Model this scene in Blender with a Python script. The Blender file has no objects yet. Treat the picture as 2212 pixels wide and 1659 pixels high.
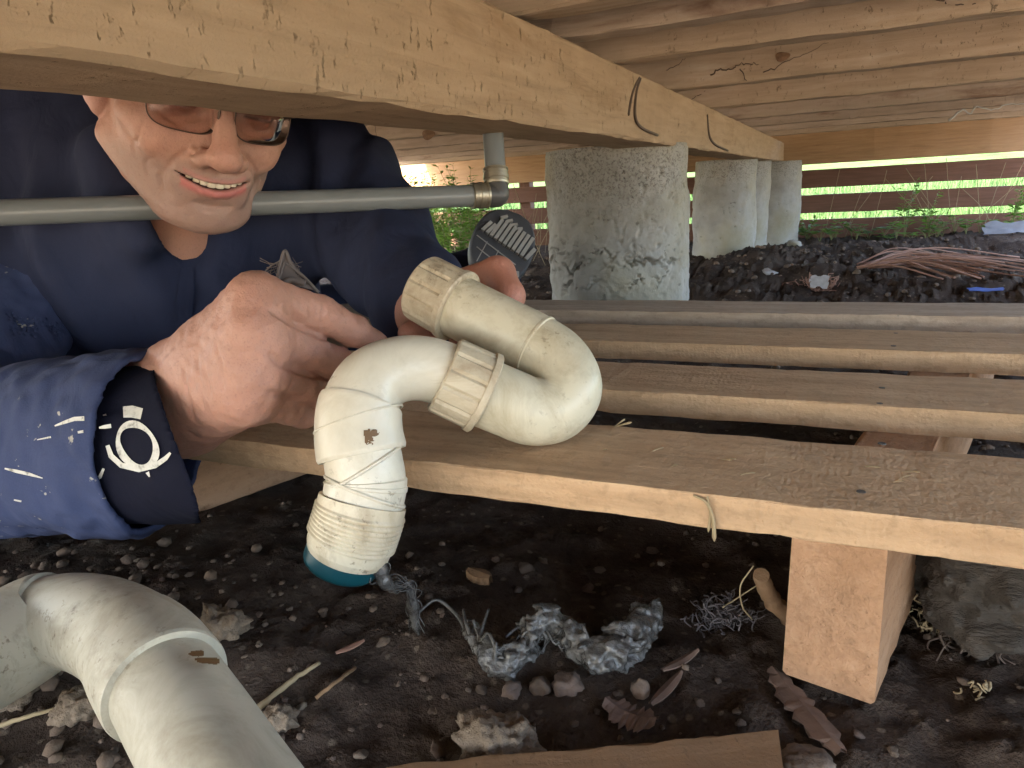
import bpy, bmesh, math, random
import numpy as np
from mathutils import Vector, Matrix

random.seed(7)
rng = np.random.default_rng(7)
SC = bpy.context.scene
COL = SC.collection

# ------------------------------------------------------------------ camera
# pixel frame used for measuring: 2212 x 1659, focal length 1534 px
F, PCX, PCY = 1534.0, 1106.0, 829.5
def _n(v): v = np.array(v, float); return v / np.linalg.norm(v)
_B = _n([1800 - PCX, 360 - PCY, F]); _A = _n([-2330 - PCX, 613 - PCY, F])
_Y = _B; _X = -(_A - (_A @ _Y) * _Y); _X /= np.linalg.norm(_X); _Z = np.cross(_X, _Y)
RM = np.stack([_X, _Y, _Z])            # camera frame (right, down, forward) -> world
CAM_H = 0.30
CAM = np.array([0, 0, CAM_H])
def ray(px, py): return RM @ np.array([(px - PCX) / F, (py - PCY) / F, 1.0])
def at(px, py, d): return CAM + ray(px, py) * d
def gp(px, py, z=0.0):
    r = ray(px, py); return CAM + r * ((z - CAM_H) / r[2])
def onY(px, py, y):
    r = ray(px, py); return CAM + r * (y / r[1])

cam_d = bpy.data.cameras.new('camera'); cam = bpy.data.objects.new('camera', cam_d); COL.objects.link(cam)
cam_d.sensor_width = 36; cam_d.lens = F / 2212 * 36; cam_d.clip_start = 0.02; cam_d.clip_end = 500
_r, _u, _b = RM @ [1, 0, 0], RM @ [0, -1, 0], RM @ [0, 0, -1]
cam.matrix_world = Matrix([[_r[i], _u[i], _b[i], CAM[i]] for i in range(3)] + [[0, 0, 0, 1]])
SC.camera = cam

# ------------------------------------------------------------------ sky, sun, exposure
SUN_EL, SUN_AZ = math.radians(57), math.radians(212)     # azimuth clockwise from +Y
world = bpy.data.worlds.new('World'); SC.world = world; world.use_nodes = True
wn = world.node_tree; wn.nodes.clear()
sky = wn.nodes.new('ShaderNodeTexSky'); sky.sky_type = 'NISHITA'; sky.sun_disc = False
sky.sun_elevation = SUN_EL; sky.sun_rotation = SUN_AZ; sky.air_density = 1.0; sky.dust_density = 4.0; sky.ozone_density = .3
bg = wn.nodes.new('ShaderNodeBackground'); bg.inputs['Strength'].default_value = 0.15
wo = wn.nodes.new('ShaderNodeOutputWorld')
wn.links.new(sky.outputs[0], bg.inputs[0]); wn.links.new(bg.outputs[0], wo.inputs[0])
sun_d = bpy.data.lights.new('sun', 'SUN'); sun_d.energy = 3.0; sun_d.angle = math.radians(0.5); sun_d.color = (1, .93, .80)
sun = bpy.data.objects.new('sun', sun_d); COL.objects.link(sun)
_sd = Vector((math.sin(SUN_AZ) * math.cos(SUN_EL), math.cos(SUN_AZ) * math.cos(SUN_EL), math.sin(SUN_EL)))
sun.rotation_euler = _sd.to_track_quat('Z', 'Y').to_euler(); sun.location = _sd * 20
vs = SC.view_settings; vs.view_transform = 'Standard'; vs.look = 'None'; vs.gamma = 1; vs.exposure = 4.05
vs.use_curve_mapping = False
try:
    SC.cycles.max_bounces = 8; SC.cycles.diffuse_bounces = 4; SC.cycles.transparent_max_bounces = 12
except Exception: pass

# ------------------------------------------------------------------ numpy helpers
def _hash(ix, iy, iz, seed):
    h = (ix * 374761393 + iy * 668265263 + iz * 2147483647 + seed * 974711) & 0xFFFFFFFF
    h = ((h ^ (h >> 13)) * 1274126177) & 0xFFFFFFFF
    return ((h ^ (h >> 16)) & 0xFFFF).astype(np.float32) / 32767.5 - 1
def vnoise(p, seed=0):
    p = np.asarray(p, np.float64); i = np.floor(p).astype(np.int64); f = (p - i).astype(np.float32)
    f = f * f * (3 - 2 * f); r = 0
    for dx in (0, 1):
        wx = f[..., 0] if dx else 1 - f[..., 0]
        for dy in (0, 1):
            wy = f[..., 1] if dy else 1 - f[..., 1]
            for dz in (0, 1):
                wz = f[..., 2] if dz else 1 - f[..., 2]
                r = r + wx * wy * wz * _hash(i[..., 0] + dx, i[..., 1] + dy, i[..., 2] + dz, seed)
    return r
def fbm(p, oct=4, seed=0, gain=.5):
    p = np.asarray(p, np.float64); a, r, s = 1., 0, 1.
    for o in range(oct):
        r = r + a * vnoise(p * s + 17.3 * o, seed + o); a *= gain; s *= 2.03
    return r

# signed distance pieces
def smin(a, b, k):
    h = np.clip(.5 + .5 * (b - a) / k, 0, 1); return b + (a - b) * h - k * h * (1 - h)
def smax(a, b, k): return -smin(-a, -b, k)
def ell(p, c, r):
    q = p - np.array(c, np.float32); r = np.array(r, np.float32)
    k0 = np.linalg.norm(q / r, axis=-1); k1 = np.linalg.norm(q / (r * r), axis=-1) + 1e-9
    return k0 * (k0 - 1) / k1
def cap(p, a, b, ra, rb=None):
    rb = ra if rb is None else rb
    a = np.array(a, np.float32); b = np.array(b, np.float32); ba = b - a
    h = np.clip(((p - a) @ ba) / (ba @ ba), 0, 1)
    return np.linalg.norm(p - a - h[..., None] * ba, axis=-1) - (ra + (rb - ra) * h)
def chain(p, pts, rs, k=.004):
    d = None
    for i in range(len(pts) - 1):
        e = cap(p, pts[i], pts[i + 1], rs[i], rs[i + 1]); d = e if d is None else smin(d, e, k)
    return d

def surf(fn, lo, hi, h, B=8):
    """surface nets of fn over a box, evaluated only near the surface"""
    lo = np.array(lo, float); hi = np.array(hi, float)
    nb = np.ceil((hi - lo) / (h * B)).astype(int); n = nb * B
    g = np.stack(np.meshgrid(*[np.arange(k) for k in nb], indexing='ij'), -1).reshape(-1, 3)
    ctr = (lo + (g + .5) * B * h).astype(np.float32); dc = fn(ctr)
    near = np.abs(dc) < B * h * 1.25
    D = np.repeat(np.repeat(np.repeat(dc.reshape(nb), B, 0), B, 1), B, 2).astype(np.float32)
    loc = np.stack(np.meshgrid(*[np.arange(B)] * 3, indexing='ij'), -1).reshape(-1, 3)
    gn = g[near]
    for s in range(0, len(gn), 2000):
        idx = (gn[s:s + 2000, None, :] * B + loc[None]).reshape(-1, 3)
        D[idx[:, 0], idx[:, 1], idx[:, 2]] = fn((lo + idx * h).astype(np.float32))
    S = D < 0
    cnt = np.zeros(tuple(n - 1), np.int8)
    for c in range(8):
        x, y, z = c & 1, c >> 1 & 1, c >> 2 & 1
        cnt += S[x:n[0] - 1 + x, y:n[1] - 1 + y, z:n[2] - 1 + z]
    ci = np.argwhere((cnt > 0) & (cnt < 8))
    vid = np.full(tuple(n - 1), -1, np.int32); vid[ci[:, 0], ci[:, 1], ci[:, 2]] = np.arange(len(ci))
    acc = np.zeros((len(ci), 3)); num = np.zeros(len(ci))
    cs = [(0, 0, 0), (1, 0, 0), (0, 1, 0), (1, 1, 0), (0, 0, 1), (1, 0, 1), (0, 1, 1), (1, 1, 1)]
    for a in range(8):
        for b in range(a + 1, 8):
            if bin(a ^ b).count('1') != 1: continue
            pa, pb = np.array(cs[a]), np.array(cs[b])
            da = D[tuple((ci + pa).T)]; db = D[tuple((ci + pb).T)]
            m = (da < 0) != (db < 0); t = np.where(m, da / np.where(m, da - db, 1), 0)
            acc += np.where(m[:, None], pa + t[:, None] * (pb - pa), 0); num += m
    V = lo + (ci + acc / num[:, None]) * h
    quads = []
    for ax in range(3):
        o1, o2 = [(1, 2), (2, 0), (0, 1)][ax]
        sl0 = [slice(1, -1)] * 3; sl0[ax] = slice(0, -1)
        sl1 = [slice(1, -1)] * 3; sl1[ax] = slice(1, None)
        A_, B_ = S[tuple(sl0)], S[tuple(sl1)]
        e = np.argwhere(A_ != B_)
        if not len(e): continue
        flip = A_[tuple(e.T)]
        base = e + 1; base[:, ax] -= 1
        u = np.zeros(3, int); v = np.zeros(3, int); u[o1] = 1; v[o2] = 1
        ok = np.all((base < n - 1) , axis=1); base = base[ok]; flip = flip[ok]
        q = np.stack([vid[tuple(base.T)], vid[tuple((base - u).T)], vid[tuple((base - u - v).T)], vid[tuple((base - v).T)]], 1)
        q[~flip] = q[~flip][:, ::-1]
        quads.append(q[(q >= 0).all(1)])
    return V, np.concatenate(quads)

def mesh_np(name, V, Q, smooth=True):
    me = bpy.data.meshes.new(name); V = np.asarray(V, np.float32); Q = np.asarray(Q, np.int32)
    me.vertices.add(len(V)); me.vertices.foreach_set('co', V.ravel())
    k = Q.shape[1]; me.loops.add(Q.size); me.loops.foreach_set('vertex_index', Q.ravel())
    me.polygons.add(len(Q)); me.polygons.foreach_set('loop_start', np.arange(0, Q.size, k, dtype=np.int32))
    me.polygons.foreach_set('loop_total', np.full(len(Q), k, np.int32))
    me.update(calc_edges=True); me.validate()
    if smooth: me.polygons.foreach_set('use_smooth', np.ones(len(me.polygons), bool))
    return me
def setcol(me, C):
    a = me.color_attributes.new('Col', 'FLOAT_COLOR', 'POINT')
    a.data.foreach_set('color', np.concatenate([C, np.ones((len(C), 1))], 1).astype(np.float32).ravel())

# ------------------------------------------------------------------ object helpers
def tag(o, label=None, cat=None, group=None, kind=None):
    if label: o['label'] = label
    if cat: o['category'] = cat
    if group: o['group'] = group
    if kind: o['kind'] = kind
    return o
def obj(name, me, mat, parent=None, mw=None):
    if mat is not None and len(me.materials) == 0: me.materials.append(M[mat] if isinstance(mat, str) else mat)
    o = bpy.data.objects.new(name, me); COL.objects.link(o)
    if mw is not None: o.matrix_world = mw
    if parent is not None:
        o.parent = parent; o.matrix_parent_inverse = Matrix.Translation(parent.location).inverted()
    return o
def empty(name, loc, label, cat, group=None):
    o = bpy.data.objects.new(name, None); COL.objects.link(o); o.location = Vector(loc); o.empty_display_size = .05
    return tag(o, label, cat, group)
def frame(origin, xdir, zhint=(0, 0, 1)):
    x = Vector(xdir).normalized(); z = Vector(zhint); y = z.cross(x).normalized(); z = x.cross(y)
    return Matrix([[x[i], y[i], z[i], origin[i]] for i in range(3)] + [[0, 0, 0, 1]])

def plank_mesh(name, L, W, H, seg=24, wob=.0008, bev=.0015, seed=0, cx=False):
    """sawn timber along local X, softened and slightly uneven"""
    seg = max(2, int(seg)); xs = np.linspace(-L / 2, L / 2, seg + 1); r = bev
    prof = [(-W/2+r, -H/2), (W/2-r, -H/2), (W/2, -H/2+r), (W/2, H/2-r), (W/2-r, H/2), (-W/2+r, H/2), (-W/2, H/2-r), (-W/2, -H/2+r)]
    pa_ = np.array(prof); X_ = np.repeat(xs, 8); J_ = np.tile(np.arange(8), seg + 1); y = np.tile(pa_[:, 0], seg + 1); z = np.tile(pa_[:, 1], seg + 1); o_ = np.ones_like(X_)
    n = vnoise(np.stack([X_ * 14 + seed * 3.1, J_ * 5.3, o_ * seed], 1), 3) * wob; n2 = vnoise(np.stack([X_ * 60, J_ * 7.7, o_ * (seed + 4.)], 1), 5) * wob * .6
    V = np.stack([X_, y + np.sign(y) * (n + n2), z + np.sign(z) * (n2 - n * .5)], 1).tolist()
    Fc = []
    for i in range(seg):
        for j in range(8):
            a, b = i * 8 + j, i * 8 + (j + 1) % 8; Fc.append((a, b, b + 8, a + 8))
    Fc.append(tuple(reversed(range(8)))); Fc.append(tuple(seg * 8 + j for j in range(8)))
    me = bpy.data.meshes.new(name); me.from_pydata(V, [], [f[::-1] for f in Fc]); me.update()
    return me
def crom(pts, n=10):
    P = [np.array(p, float) for p in pts]; P = [2 * P[0] - P[1]] + P + [2 * P[-1] - P[-2]]; out = []
    for i in range(1, len(P) - 2):
        for t in np.linspace(0, 1, n, endpoint=False):
            a, b, c, d = P[i - 1:i + 3]
            out.append(.5 * (2 * b + (c - a) * t + (2 * a - 5 * b + 4 * c - d) * t * t + (3 * b - a - 3 * c + d) * t ** 3))
    out.append(P[-2]); return np.array(out)
def sweep(path, rad, seg=28, cap_=True, ellip=None):
    """tube verts / faces along a dense path, rad = array or number"""
    path = np.asarray(path, float); n = len(path); rad = np.broadcast_to(np.asarray(rad, float), (n,))
    T = np.gradient(path, axis=0); T /= np.linalg.norm(T, axis=1)[:, None] + 1e-12
    up = np.array([0, 0, 1.]) if abs(T[0][2]) < .9 else np.array([1., 0, 0])
    N = up - (up @ T[0]) * T[0]; N /= np.linalg.norm(N); V = []
    a = np.linspace(0, 2 * np.pi, seg, endpoint=False)
    for i in range(n):
        N = N - (N @ T[i]) * T[i]; N /= np.linalg.norm(N) + 1e-12; Bn = np.cross(T[i], N)
        V.append(path[i] + rad[i] * (np.cos(a)[:, None] * N + np.sin(a)[:, None] * Bn))
    V = np.concatenate(V); Fc = []
    for i in range(n - 1):
        for j in range(seg):
            k = (j + 1) % seg; Fc.append((i * seg + j, i * seg + k, (i + 1) * seg + k, (i + 1) * seg + j))
    if cap_: Fc.append(tuple(range(seg - 1, -1, -1))); Fc.append(tuple((n - 1) * seg + j for j in range(seg)))
    return V, Fc
def mk(name, V, Fc, smooth=True):
    me = bpy.data.meshes.new(name); me.from_pydata([tuple(v) for v in V], [], Fc); me.update()
    if smooth:
        for p in me.polygons: p.use_smooth = len(p.vertices) < 6
    return me
def join(parts):
    V, Fc, o = [], [], 0
    for v, f in parts:
        V.append(np.asarray(v)); Fc += [tuple(i + o for i in q) for q in f]; o += len(v)
    return np.concatenate(V), Fc
def ico(sub=2):
    bm = bmesh.new(); bmesh.ops.create_icosphere(bm, subdivisions=sub, radius=1)
    V = np.array([v.co[:] for v in bm.verts]); Fc = [tuple(v.index for v in f.verts) for f in bm.faces]; bm.free(); return V, Fc
ICO = {k: ico(k) for k in (1, 2, 3, 4, 5)}
def rock(seed, r=(1, 1, 1), sub=3, amp=.25, freq=1.6, flat=.0):
    V, Fc = ICO[sub]; n = fbm(V * freq + seed * 7.7, 4, seed); V = V * (1 + amp * n)[:, None]
    n2 = vnoise(V * 1.1 + seed, seed + 9); V = V * (1 + .2 * n2)[:, None]
    return V * np.array(r), Fc

# ------------------------------------------------------------------ materials
M = {}
class NT:
    def __init__(s, name):
        s.m = bpy.data.materials.new(name); s.m.use_nodes = True; s.t = s.m.node_tree; s.t.nodes.clear()
        s.out = s.n('ShaderNodeOutputMaterial'); s.p = s.n('ShaderNodeBsdfPrincipled'); s.l(s.p.outputs[0], s.out.inputs[0]); M[name] = s.m
    def n(s, t, **k):
        x = s.t.nodes.new(t)
        for a, b in k.items(): setattr(x, a, b)
        return x
    def l(s, a, b): s.t.links.new(a, b)
    def coord(s, kind='Object', scale=(1, 1, 1), rnd=False):
        c = s.n('ShaderNodeTexCoord'); mp = s.n('ShaderNodeMapping'); s.l(c.outputs[kind], mp.inputs[0]); mp.inputs['Scale'].default_value = scale
        if rnd:
            oi = s.n('ShaderNodeObjectInfo'); mu = s.n('ShaderNodeMath', operation='MULTIPLY'); s.l(oi.outputs['Random'], mu.inputs[0]); mu.inputs[1].default_value = 40
            s.l(mu.outputs[0], mp.inputs['Location'])
        return mp.outputs[0]
    def noise(s, vec, sc, det=4, rough=.55, dist=0):
        x = s.n('ShaderNodeTexNoise'); x.inputs['Scale'].default_value = sc; x.inputs['Detail'].default_value = det
        x.inputs['Roughness'].default_value = rough; x.inputs['Distortion'].default_value = dist
        if vec is not None: s.l(vec, x.inputs['Vector'])
        return x.outputs['Fac']
    def ramp(s, fac, stops):
        r = s.n('ShaderNodeValToRGB'); s.l(fac, r.inputs[0]); e = r.color_ramp.elements
        while len(e) < len(stops): e.new(.5)
        for k, (p, c) in enumerate(stops):
            e[k].position = p; e[k].color = (*(c if hasattr(c, '__len__') else (c, c, c)), 1)
        return r.outputs[0]
    def mix(s, fac, a, b, mode='MIX'):
        x = s.n('ShaderNodeMix', data_type='RGBA', blend_type=mode)
        for v, i in ((fac, 0), (a, 6), (b, 7)):
            if hasattr(v, 'links'): s.l(v, x.inputs[i])
            elif hasattr(v, '__len__'): x.inputs[i].default_value = (*v, 1)
            else: x.inputs[i].default_value = v if i == 0 else (v, v, v, 1)
        return x.outputs[2]
    def math(s, op, a, b=0.):
        x = s.n('ShaderNodeMath', operation=op)
        for v, i in ((a, 0), (b, 1)):
            if hasattr(v, 'links'): s.l(v, x.inputs[i])
            else: x.inputs[i].default_value = v
        return x.outputs[0]
    def bump(s, h, strength=.5, dist=.002, prev=None):
        b = s.n('ShaderNodeBump'); s.l(h, b.inputs['Height']); b.inputs['Strength'].default_value = strength; b.inputs['Distance'].default_value = dist
        if prev is not None: s.l(prev, b.inputs['Normal'])
        return b.outputs[0]
    def fin(s, col=None, rough=None, nrm=None, **kw):
        for v, nme in ((col, 'Base Color'), (rough, 'Roughness')):
            if v is None: continue
            if hasattr(v, 'links'): s.l(v, s.p.inputs[nme])
            elif hasattr(v, '__len__'): s.p.inputs[nme].default_value = (*v, 1)
            else: s.p.inputs[nme].default_value = v
        if nrm is not None: s.l(nrm, s.p.inputs['Normal'])
        for k, v in kw.items(): s.p.inputs[k.replace('_', ' ')].default_value = v
        return s.m

def wood(name, a, b, pit=.5, saw=0., grain=1., stain=None, fuzz=.5, stains=.5):
    t = NT(name); v = t.coord('Object', (1, 1, 1), True); vg = t.coord('Object', (2.2, 26, 26), True)
    g = t.noise(vg, 3.0, 6, .6, .6); big = t.noise(v, 5, 3)
    c = t.ramp(g, [(.25, tuple(x * .72 for x in a)), (.5, a), (.8, b)])
    c = t.mix(t.math('MULTIPLY', t.ramp(big, [(.35, 0.), (.75, 1.)]), .55), c, tuple(x * .78 for x in b))
    if stain:
        sf = t.noise(t.coord('Object', (2, 9, 9), True), 2.4, 5, .65, .4)
        c = t.mix(t.math('MULTIPLY', t.ramp(sf, [(.54, 0.), (.72, 1.)]), stains), c, stain)
    # drying checks along the grain, and each timber a little lighter or darker
    ck = t.noise(t.coord('Object', (1.0, 16, 16), True), 2.2, 4, .6, .3); cf = t.math('MULTIPLY', t.ramp(t.math('ABSOLUTE', t.math('SUBTRACT', ck, .5)), [(0., 1.), (.010, 0.)]), t.ramp(t.noise(v, 3.5, 2), [(.48, 0.), (.62, 1.)]))
    c = t.mix(t.math('MULTIPLY', cf, .2), c, tuple(x * .3 for x in a))
    oi = t.n('ShaderNodeObjectInfo'); c = t.mix(1., c, t.ramp(oi.outputs['Random'], [(0., .86), (1., 1.06)]), 'MULTIPLY')
    pv = t.noise(t.coord('Object', (1, .5, .45) if saw == 0 else (1, 1, 1), True), 150, 7, .8); msk = t.noise(v, 9, 2)
    pf = t.math('MULTIPLY', t.ramp(pv, [(.60, 0.), (.65, 1.)]), t.ramp(msk, [(.36, 0.), (.54, 1.)]))
    c = t.mix(t.math('MULTIPLY', pf, pit), c, tuple(x * .32 for x in a))
    fz = t.noise(v, 420, 3, .7); n1 = t.bump(fz, fuzz, .0012)
    n1 = t.bump(g, .35 * grain, .0016, n1)
    n1 = t.bump(t.math('MULTIPLY', pf, -1.), .8 * min(1, pit * 2), .0022, n1)
    if saw:
        w = t.n('ShaderNodeTexWave', wave_type='BANDS', bands_direction='X'); w.inputs['Scale'].default_value = 70; w.inputs['Distortion'].default_value = 9
        w.inputs['Detail'].default_value = 3; t.l(v, w.inputs['Vector'])
        sm = t.math('MULTIPLY', w.outputs['Fac'], t.ramp(t.noise(v, 7, 2), [(.35, 0.1), (.65, 1.)]))
        n1 = t.bump(sm, saw * .22, .0010, n1)
        tear = t.noise(t.coord('Object', (.7, 1, 1), True), 150, 3, .65)
        n1 = t.bump(tear, saw, .0018, n1)
        c = t.mix(t.math('MULTIPLY', t.ramp(tear, [(.52, 0.), (.66, 1.)]), .35), c, tuple(x * .55 for x in a))
    return t.fin(c, .85, n1, Specular_IOR_Level=.15)
wood('beam_wood', (.375, .27, .175), (.455, .34, .23), .55, stain=(.20, .12, .06), stains=.45)
wood('joist_wood', (.385, .295, .21), (.49, .395, .305), .5, stain=(.50, .44, .36), stains=.55)
wood('joist_grey', (.38, .30, .23), (.48, .40, .33), .4, stain=(.15, .08, .05), stains=.85)
wood('fascia_wood', (.32, .195, .105), (.40, .255, .145), .2)
wood('board_wood', (.47, .305, .175), (.57, .40, .25), .06, saw=.75, stain=(.22, .13, .07), stains=.5)
wood('board_weathered', (.43, .33, .245), (.53, .43, .33), .06, saw=.5, stain=(.20, .15, .11), stains=.5)
wood('bearer_wood', (.40, .225, .125), (.48, .30, .18), .4, saw=.6, fuzz=.9, grain=2.2, stain=(.27, .15, .08), stains=.6)
wood('slat_wood', (.15, .078, .052), (.20, .11, .08), .1)
wood('scrap_wood', (.22, .13, .07), (.28, .175, .10), .4)
t = NT('knot_wood'); v = t.coord(); t.fin(t.ramp(t.noise(v, 40, 4), [(.3, (.13, .07, .035)), (.7, (.24, .14, .075))]), .8)
wood('twig_wood', (.20, .12, .065), (.30, .19, .11), .3)

t = NT('concrete'); v = t.coord('Object')
a = t.noise(v, 6, 5, .6); b = t.noise(v, 55, 4, .65); c = t.noise(v, 22, 3)
col = t.ramp(a, [(.3, (.22, .215, .20)), (.5, (.32, .315, .295)), (.7, (.23, .21, .165))])
pit = t.ramp(b, [(.30, 1.), (.37, 0.)])
hz = t.n('ShaderNodeSeparateXYZ'); t.l(v, hz.inputs[0])
up = t.ramp(t.math('ADD', hz.outputs[2], t.math('MULTIPLY', t.math('SUBTRACT', c, .5), .22)), [(.22, 0.), (.30, 1.)])
spk = t.ramp(t.noise(v, 210, 4, .75), [(.5, 0.), (.6, 1.)])
col = t.mix(t.math('MULTIPLY', t.math('MULTIPLY', spk, up), .7), col, (.10, .095, .085))
col = t.mix(t.math('MULTIPLY', pit, .6), col, (.13, .12, .10))
yl = t.ramp(t.noise(v, 4.5, 3), [(.45, 0.), (.62, 1.)])
col = t.mix(t.math('MULTIPLY', yl, .4), col, (.33, .30, .19))
n = t.bump(t.math('SUBTRACT', b, pit), .7, .003); n = t.bump(t.noise(v, 260, 3, .7), .5, .001, n)
t.fin(col, .92, n, Specular_IOR_Level=.2)

t = NT('soil'); v = t.coord('Object')
a = t.noise(v, 9, 5, .6); b = t.noise(v, 70, 5, .7)
col = t.ramp(a, [(.3, (.034, .023, .017)), (.6, (.074, .053, .040)), (.8, (.12, .09, .068))])
col = t.mix(t.ramp(b, [(.5, 0.), (.72, .7)]), col, (.11, .083, .062))
sp = t.n('ShaderNodeTexVoronoi'); sp.inputs['Scale'].default_value = 120; t.l(v, sp.inputs['Vector'])
sep = t.n('ShaderNodeSeparateColor'); t.l(sp.outputs['Color'], sep.inputs[0])
chip = t.math('MULTIPLY', t.ramp(sep.outputs[0], [(.88, 0.), (.9, 1.)]), t.ramp(sp.outputs['Distance'], [(.22, 1.), (.36, 0.)]))
col = t.mix(t.math('MULTIPLY', chip, .7), col, (.20, .16, .12))
n = t.bump(b, .9, .006); n = t.bump(t.noise(v, 330, 4, .7), .8, .002, n)
t.fin(col, .95, n, Specular_IOR_Level=.12)

t = NT('stone'); v = t.coord('Object'); oi = t.n('ShaderNodeObjectInfo')
a = t.noise(v, 60, 4, .6)
col = t.ramp(oi.outputs['Random'], [(0, (.11, .072, .048)), (.4, (.19, .13, .085)), (.7, (.16, .105, .08)), (1, (.28, .22, .155))])
col = t.mix(t.ramp(a, [(.35, .8), (.65, 0.)]), col, (.06, .045, .035)); n = t.bump(t.noise(v, 240, 4, .7), .7, .0015)
t.fin(col, .9, n)
t = NT('clod'); v = t.coord('Object'); a = t.noise(v, 60, 5, .7)
t.fin(t.ramp(a, [(.3, (.10, .072, .048)), (.7, (.22, .165, .115))]), .95, t.bump(t.noise(v, 200, 4, .7), .9, .003))

def pvc(name, base, dirt, amt, rough=.33):
    t = NT(name); v = t.coord('Object')
    a = t.noise(v, 24, 6, .7, .8); s = t.noise(t.coord('Object', (1, 1, .5)), 70, 5, .7); k = t.noise(v, 160, 3, .7)
    col = t.mix(t.math('MULTIPLY', t.ramp(a, [(.44, 0.), (.68, 1.)]), amt), base, dirt)
    mk_ = t.ramp(t.noise(v, 9, 2), [(.45, 0.), (.62, 1.)]); col = t.mix(t.math('MULTIPLY', t.math('MULTIPLY', mk_, t.ramp(s, [(.50, 0.), (.66, 1.)])), amt * .9), col, tuple(x * .6 for x in dirt))
    col = t.mix(t.math('MULTIPLY', t.math('MULTIPLY', t.ramp(k, [(.60, 0.), (.68, 1.)]), mk_), .7), col, (.12, .085, .05))
    r = t.ramp(a, [(.35, rough), (.75, rough + .3)])
    t.fin(col, r, t.bump(k, .12, .0008))
pvc('trap_plastic', (.55, .51, .39), (.31, .25, .15), .65)
pvc('nut_plastic', (.52, .455, .335), (.27, .20, .125), .75, .45)
pvc('elbow_plastic', (.60, .56, .46), (.38, .32, .22), .4, .25)
pvc('thread_plastic', (.58, .52, .39), (.33, .24, .13), .5, .3)
pvc('waste_plastic', (.43, .40, .315), (.24, .205, .14), .6, .5)
NT('brown_stain').fin((.13, .07, .025), .5)
NT('teal_rubber').fin((.004, .055, .07), .3)
t = NT('grey_pipe_plastic'); t.fin(t.mix(t.noise(t.coord(), 40, 3), (.135, .15, .155), (.175, .19, .195)), .3, t.bump(t.noise(t.coord(), 300, 2), .05, .0005))
t = NT('dark_fitting'); t.fin((.055, .055, .055), .45)
t = NT('crimp_metal'); t.fin((.36, .33, .26), .42, t.bump(t.noise(t.coord(), 120, 2), .2, .0006), Metallic=.85)
t = NT('steel_nail'); t.fin((.10, .09, .08), .7, Metallic=.4)
t = NT('rust_wire'); t.fin((.085, .06, .045), .8)

t = NT('skin'); ca = t.n('ShaderNodeVertexColor'); ca.layer_name = 'Col'; v = t.coord('Object')
mt = t.noise(v, 90, 4, .6); col = t.mix(t.ramp(mt, [(.3, .12), (.7, 0.)]), ca.outputs[0], (.33, .14, .105)); col = t.mix(t.ramp(t.noise(v, 520, 3, .7), [(.56, 0.), (.66, .28)]), col, (.16, .085, .065))
fn_ = t.noise(v, 700, 3, .7); n = t.bump(fn_, .5, .0008); n = t.bump(t.noise(t.coord('Object', (1, 1, 2.2)), 190, 3, .6), .25, .0010, n)
t.fin(col, t.ramp(mt, [(.3, .50), (.7, .62)]), n, Subsurface_Weight=.14, Subsurface_Scale=.003)
t.p.inputs['Subsurface Radius'].default_value = (1, .35, .18)
t = NT('teeth_enamel'); t.fin((.66, .60, .48), .25, Subsurface_Weight=.15, Subsurface_Scale=.002)

def cloth(name, a, b, specks=.0):
    t = NT(name); v = t.coord('Object'); big = t.noise(v, 7, 4, .6)
    col = t.ramp(big, [(.3, a), (.7, b)])
    wv = t.noise(t.coord('Object', (1, 1, 1)), 900, 2, .6); col = t.mix(t.math('MULTIPLY', wv, .35), col, tuple(x * 1.7 for x in b))
    if specks:
        s = t.noise(t.coord('Object', (1, .35, 1)), 42, 4, .75); m = t.noise(v, 11, 2)
        f = t.math('MULTIPLY', t.ramp(s, [(.63, 0.), (.655, 1.)]), t.ramp(m, [(.46, 0.), (.56, 1.)]))
        col = t.mix(t.math('MULTIPLY', f, specks), col, (.42, .40, .33))
    fold = t.noise(t.coord('Object', (1, 1, .6)), 26, 3, .55, .8)
    n = t.bump(wv, .25, .0006); n = t.bump(fold, .28, .008, n)
    t.fin(col, .88, n, Specular_IOR_Level=.15)
cloth('navy_cloth', (.015, .019, .043), (.023, .029, .060), .0)
cloth('navy_sleeve', (.024, .033, .075), (.045, .058, .12), .8)
cloth('navy_lining', (.0035, .004, .011), (.0055, .0065, .016), 0)
cloth('trouser_cloth', (.010, .012, .028), (.016, .020, .042), 0)
t = NT('white_print'); t.fin(t.ramp(t.noise(t.coord(), 160, 3, .7), [(.3, (.22, .21, .18)), (.45, (.52, .51, .46)), (.7, (.6, .59, .54))]), .8)
t = NT('boot_rubber'); t.fin(t.mix(t.noise(t.coord(), 60, 3), (.035, .037, .045), (.06, .062, .072)), .6)
t = NT('boot_lug'); t.fin(t.mix(t.noise(t.coord(), 70, 3), (.26, .255, .24), (.36, .35, .33)), .7)
t = NT('spectacle_metal'); t.fin((.075, .05, .04), .3, Metallic=.7)
t = NT('tinted_lens'); tr = t.n('ShaderNodeBsdfTransparent'); tr.inputs[0].default_value = (.90, .86, .84, 1)
gl = t.n('ShaderNodeBsdfGlossy'); gl.inputs['Roughness'].default_value = .03; fr = t.n('ShaderNodeFresnel'); fr.inputs[0].default_value = 1.18
mx = t.n('ShaderNodeMixShader'); t.l(fr.outputs[0], mx.inputs[0]); t.l(tr.outputs[0], mx.inputs[1]); t.l(gl.outputs[0], mx.inputs[2]); t.l(mx.outputs[0], t.out.inputs[0])
t = NT('wet_sludge'); v = t.coord(); t.fin(t.ramp(t.noise(v, 90, 4, .7), [(.3, (.028, .026, .024)), (.7, (.12, .113, .104))]), .10, t.bump(t.noise(v, 260, 4, .7), .8, .002), Coat_Weight=.4)
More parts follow.
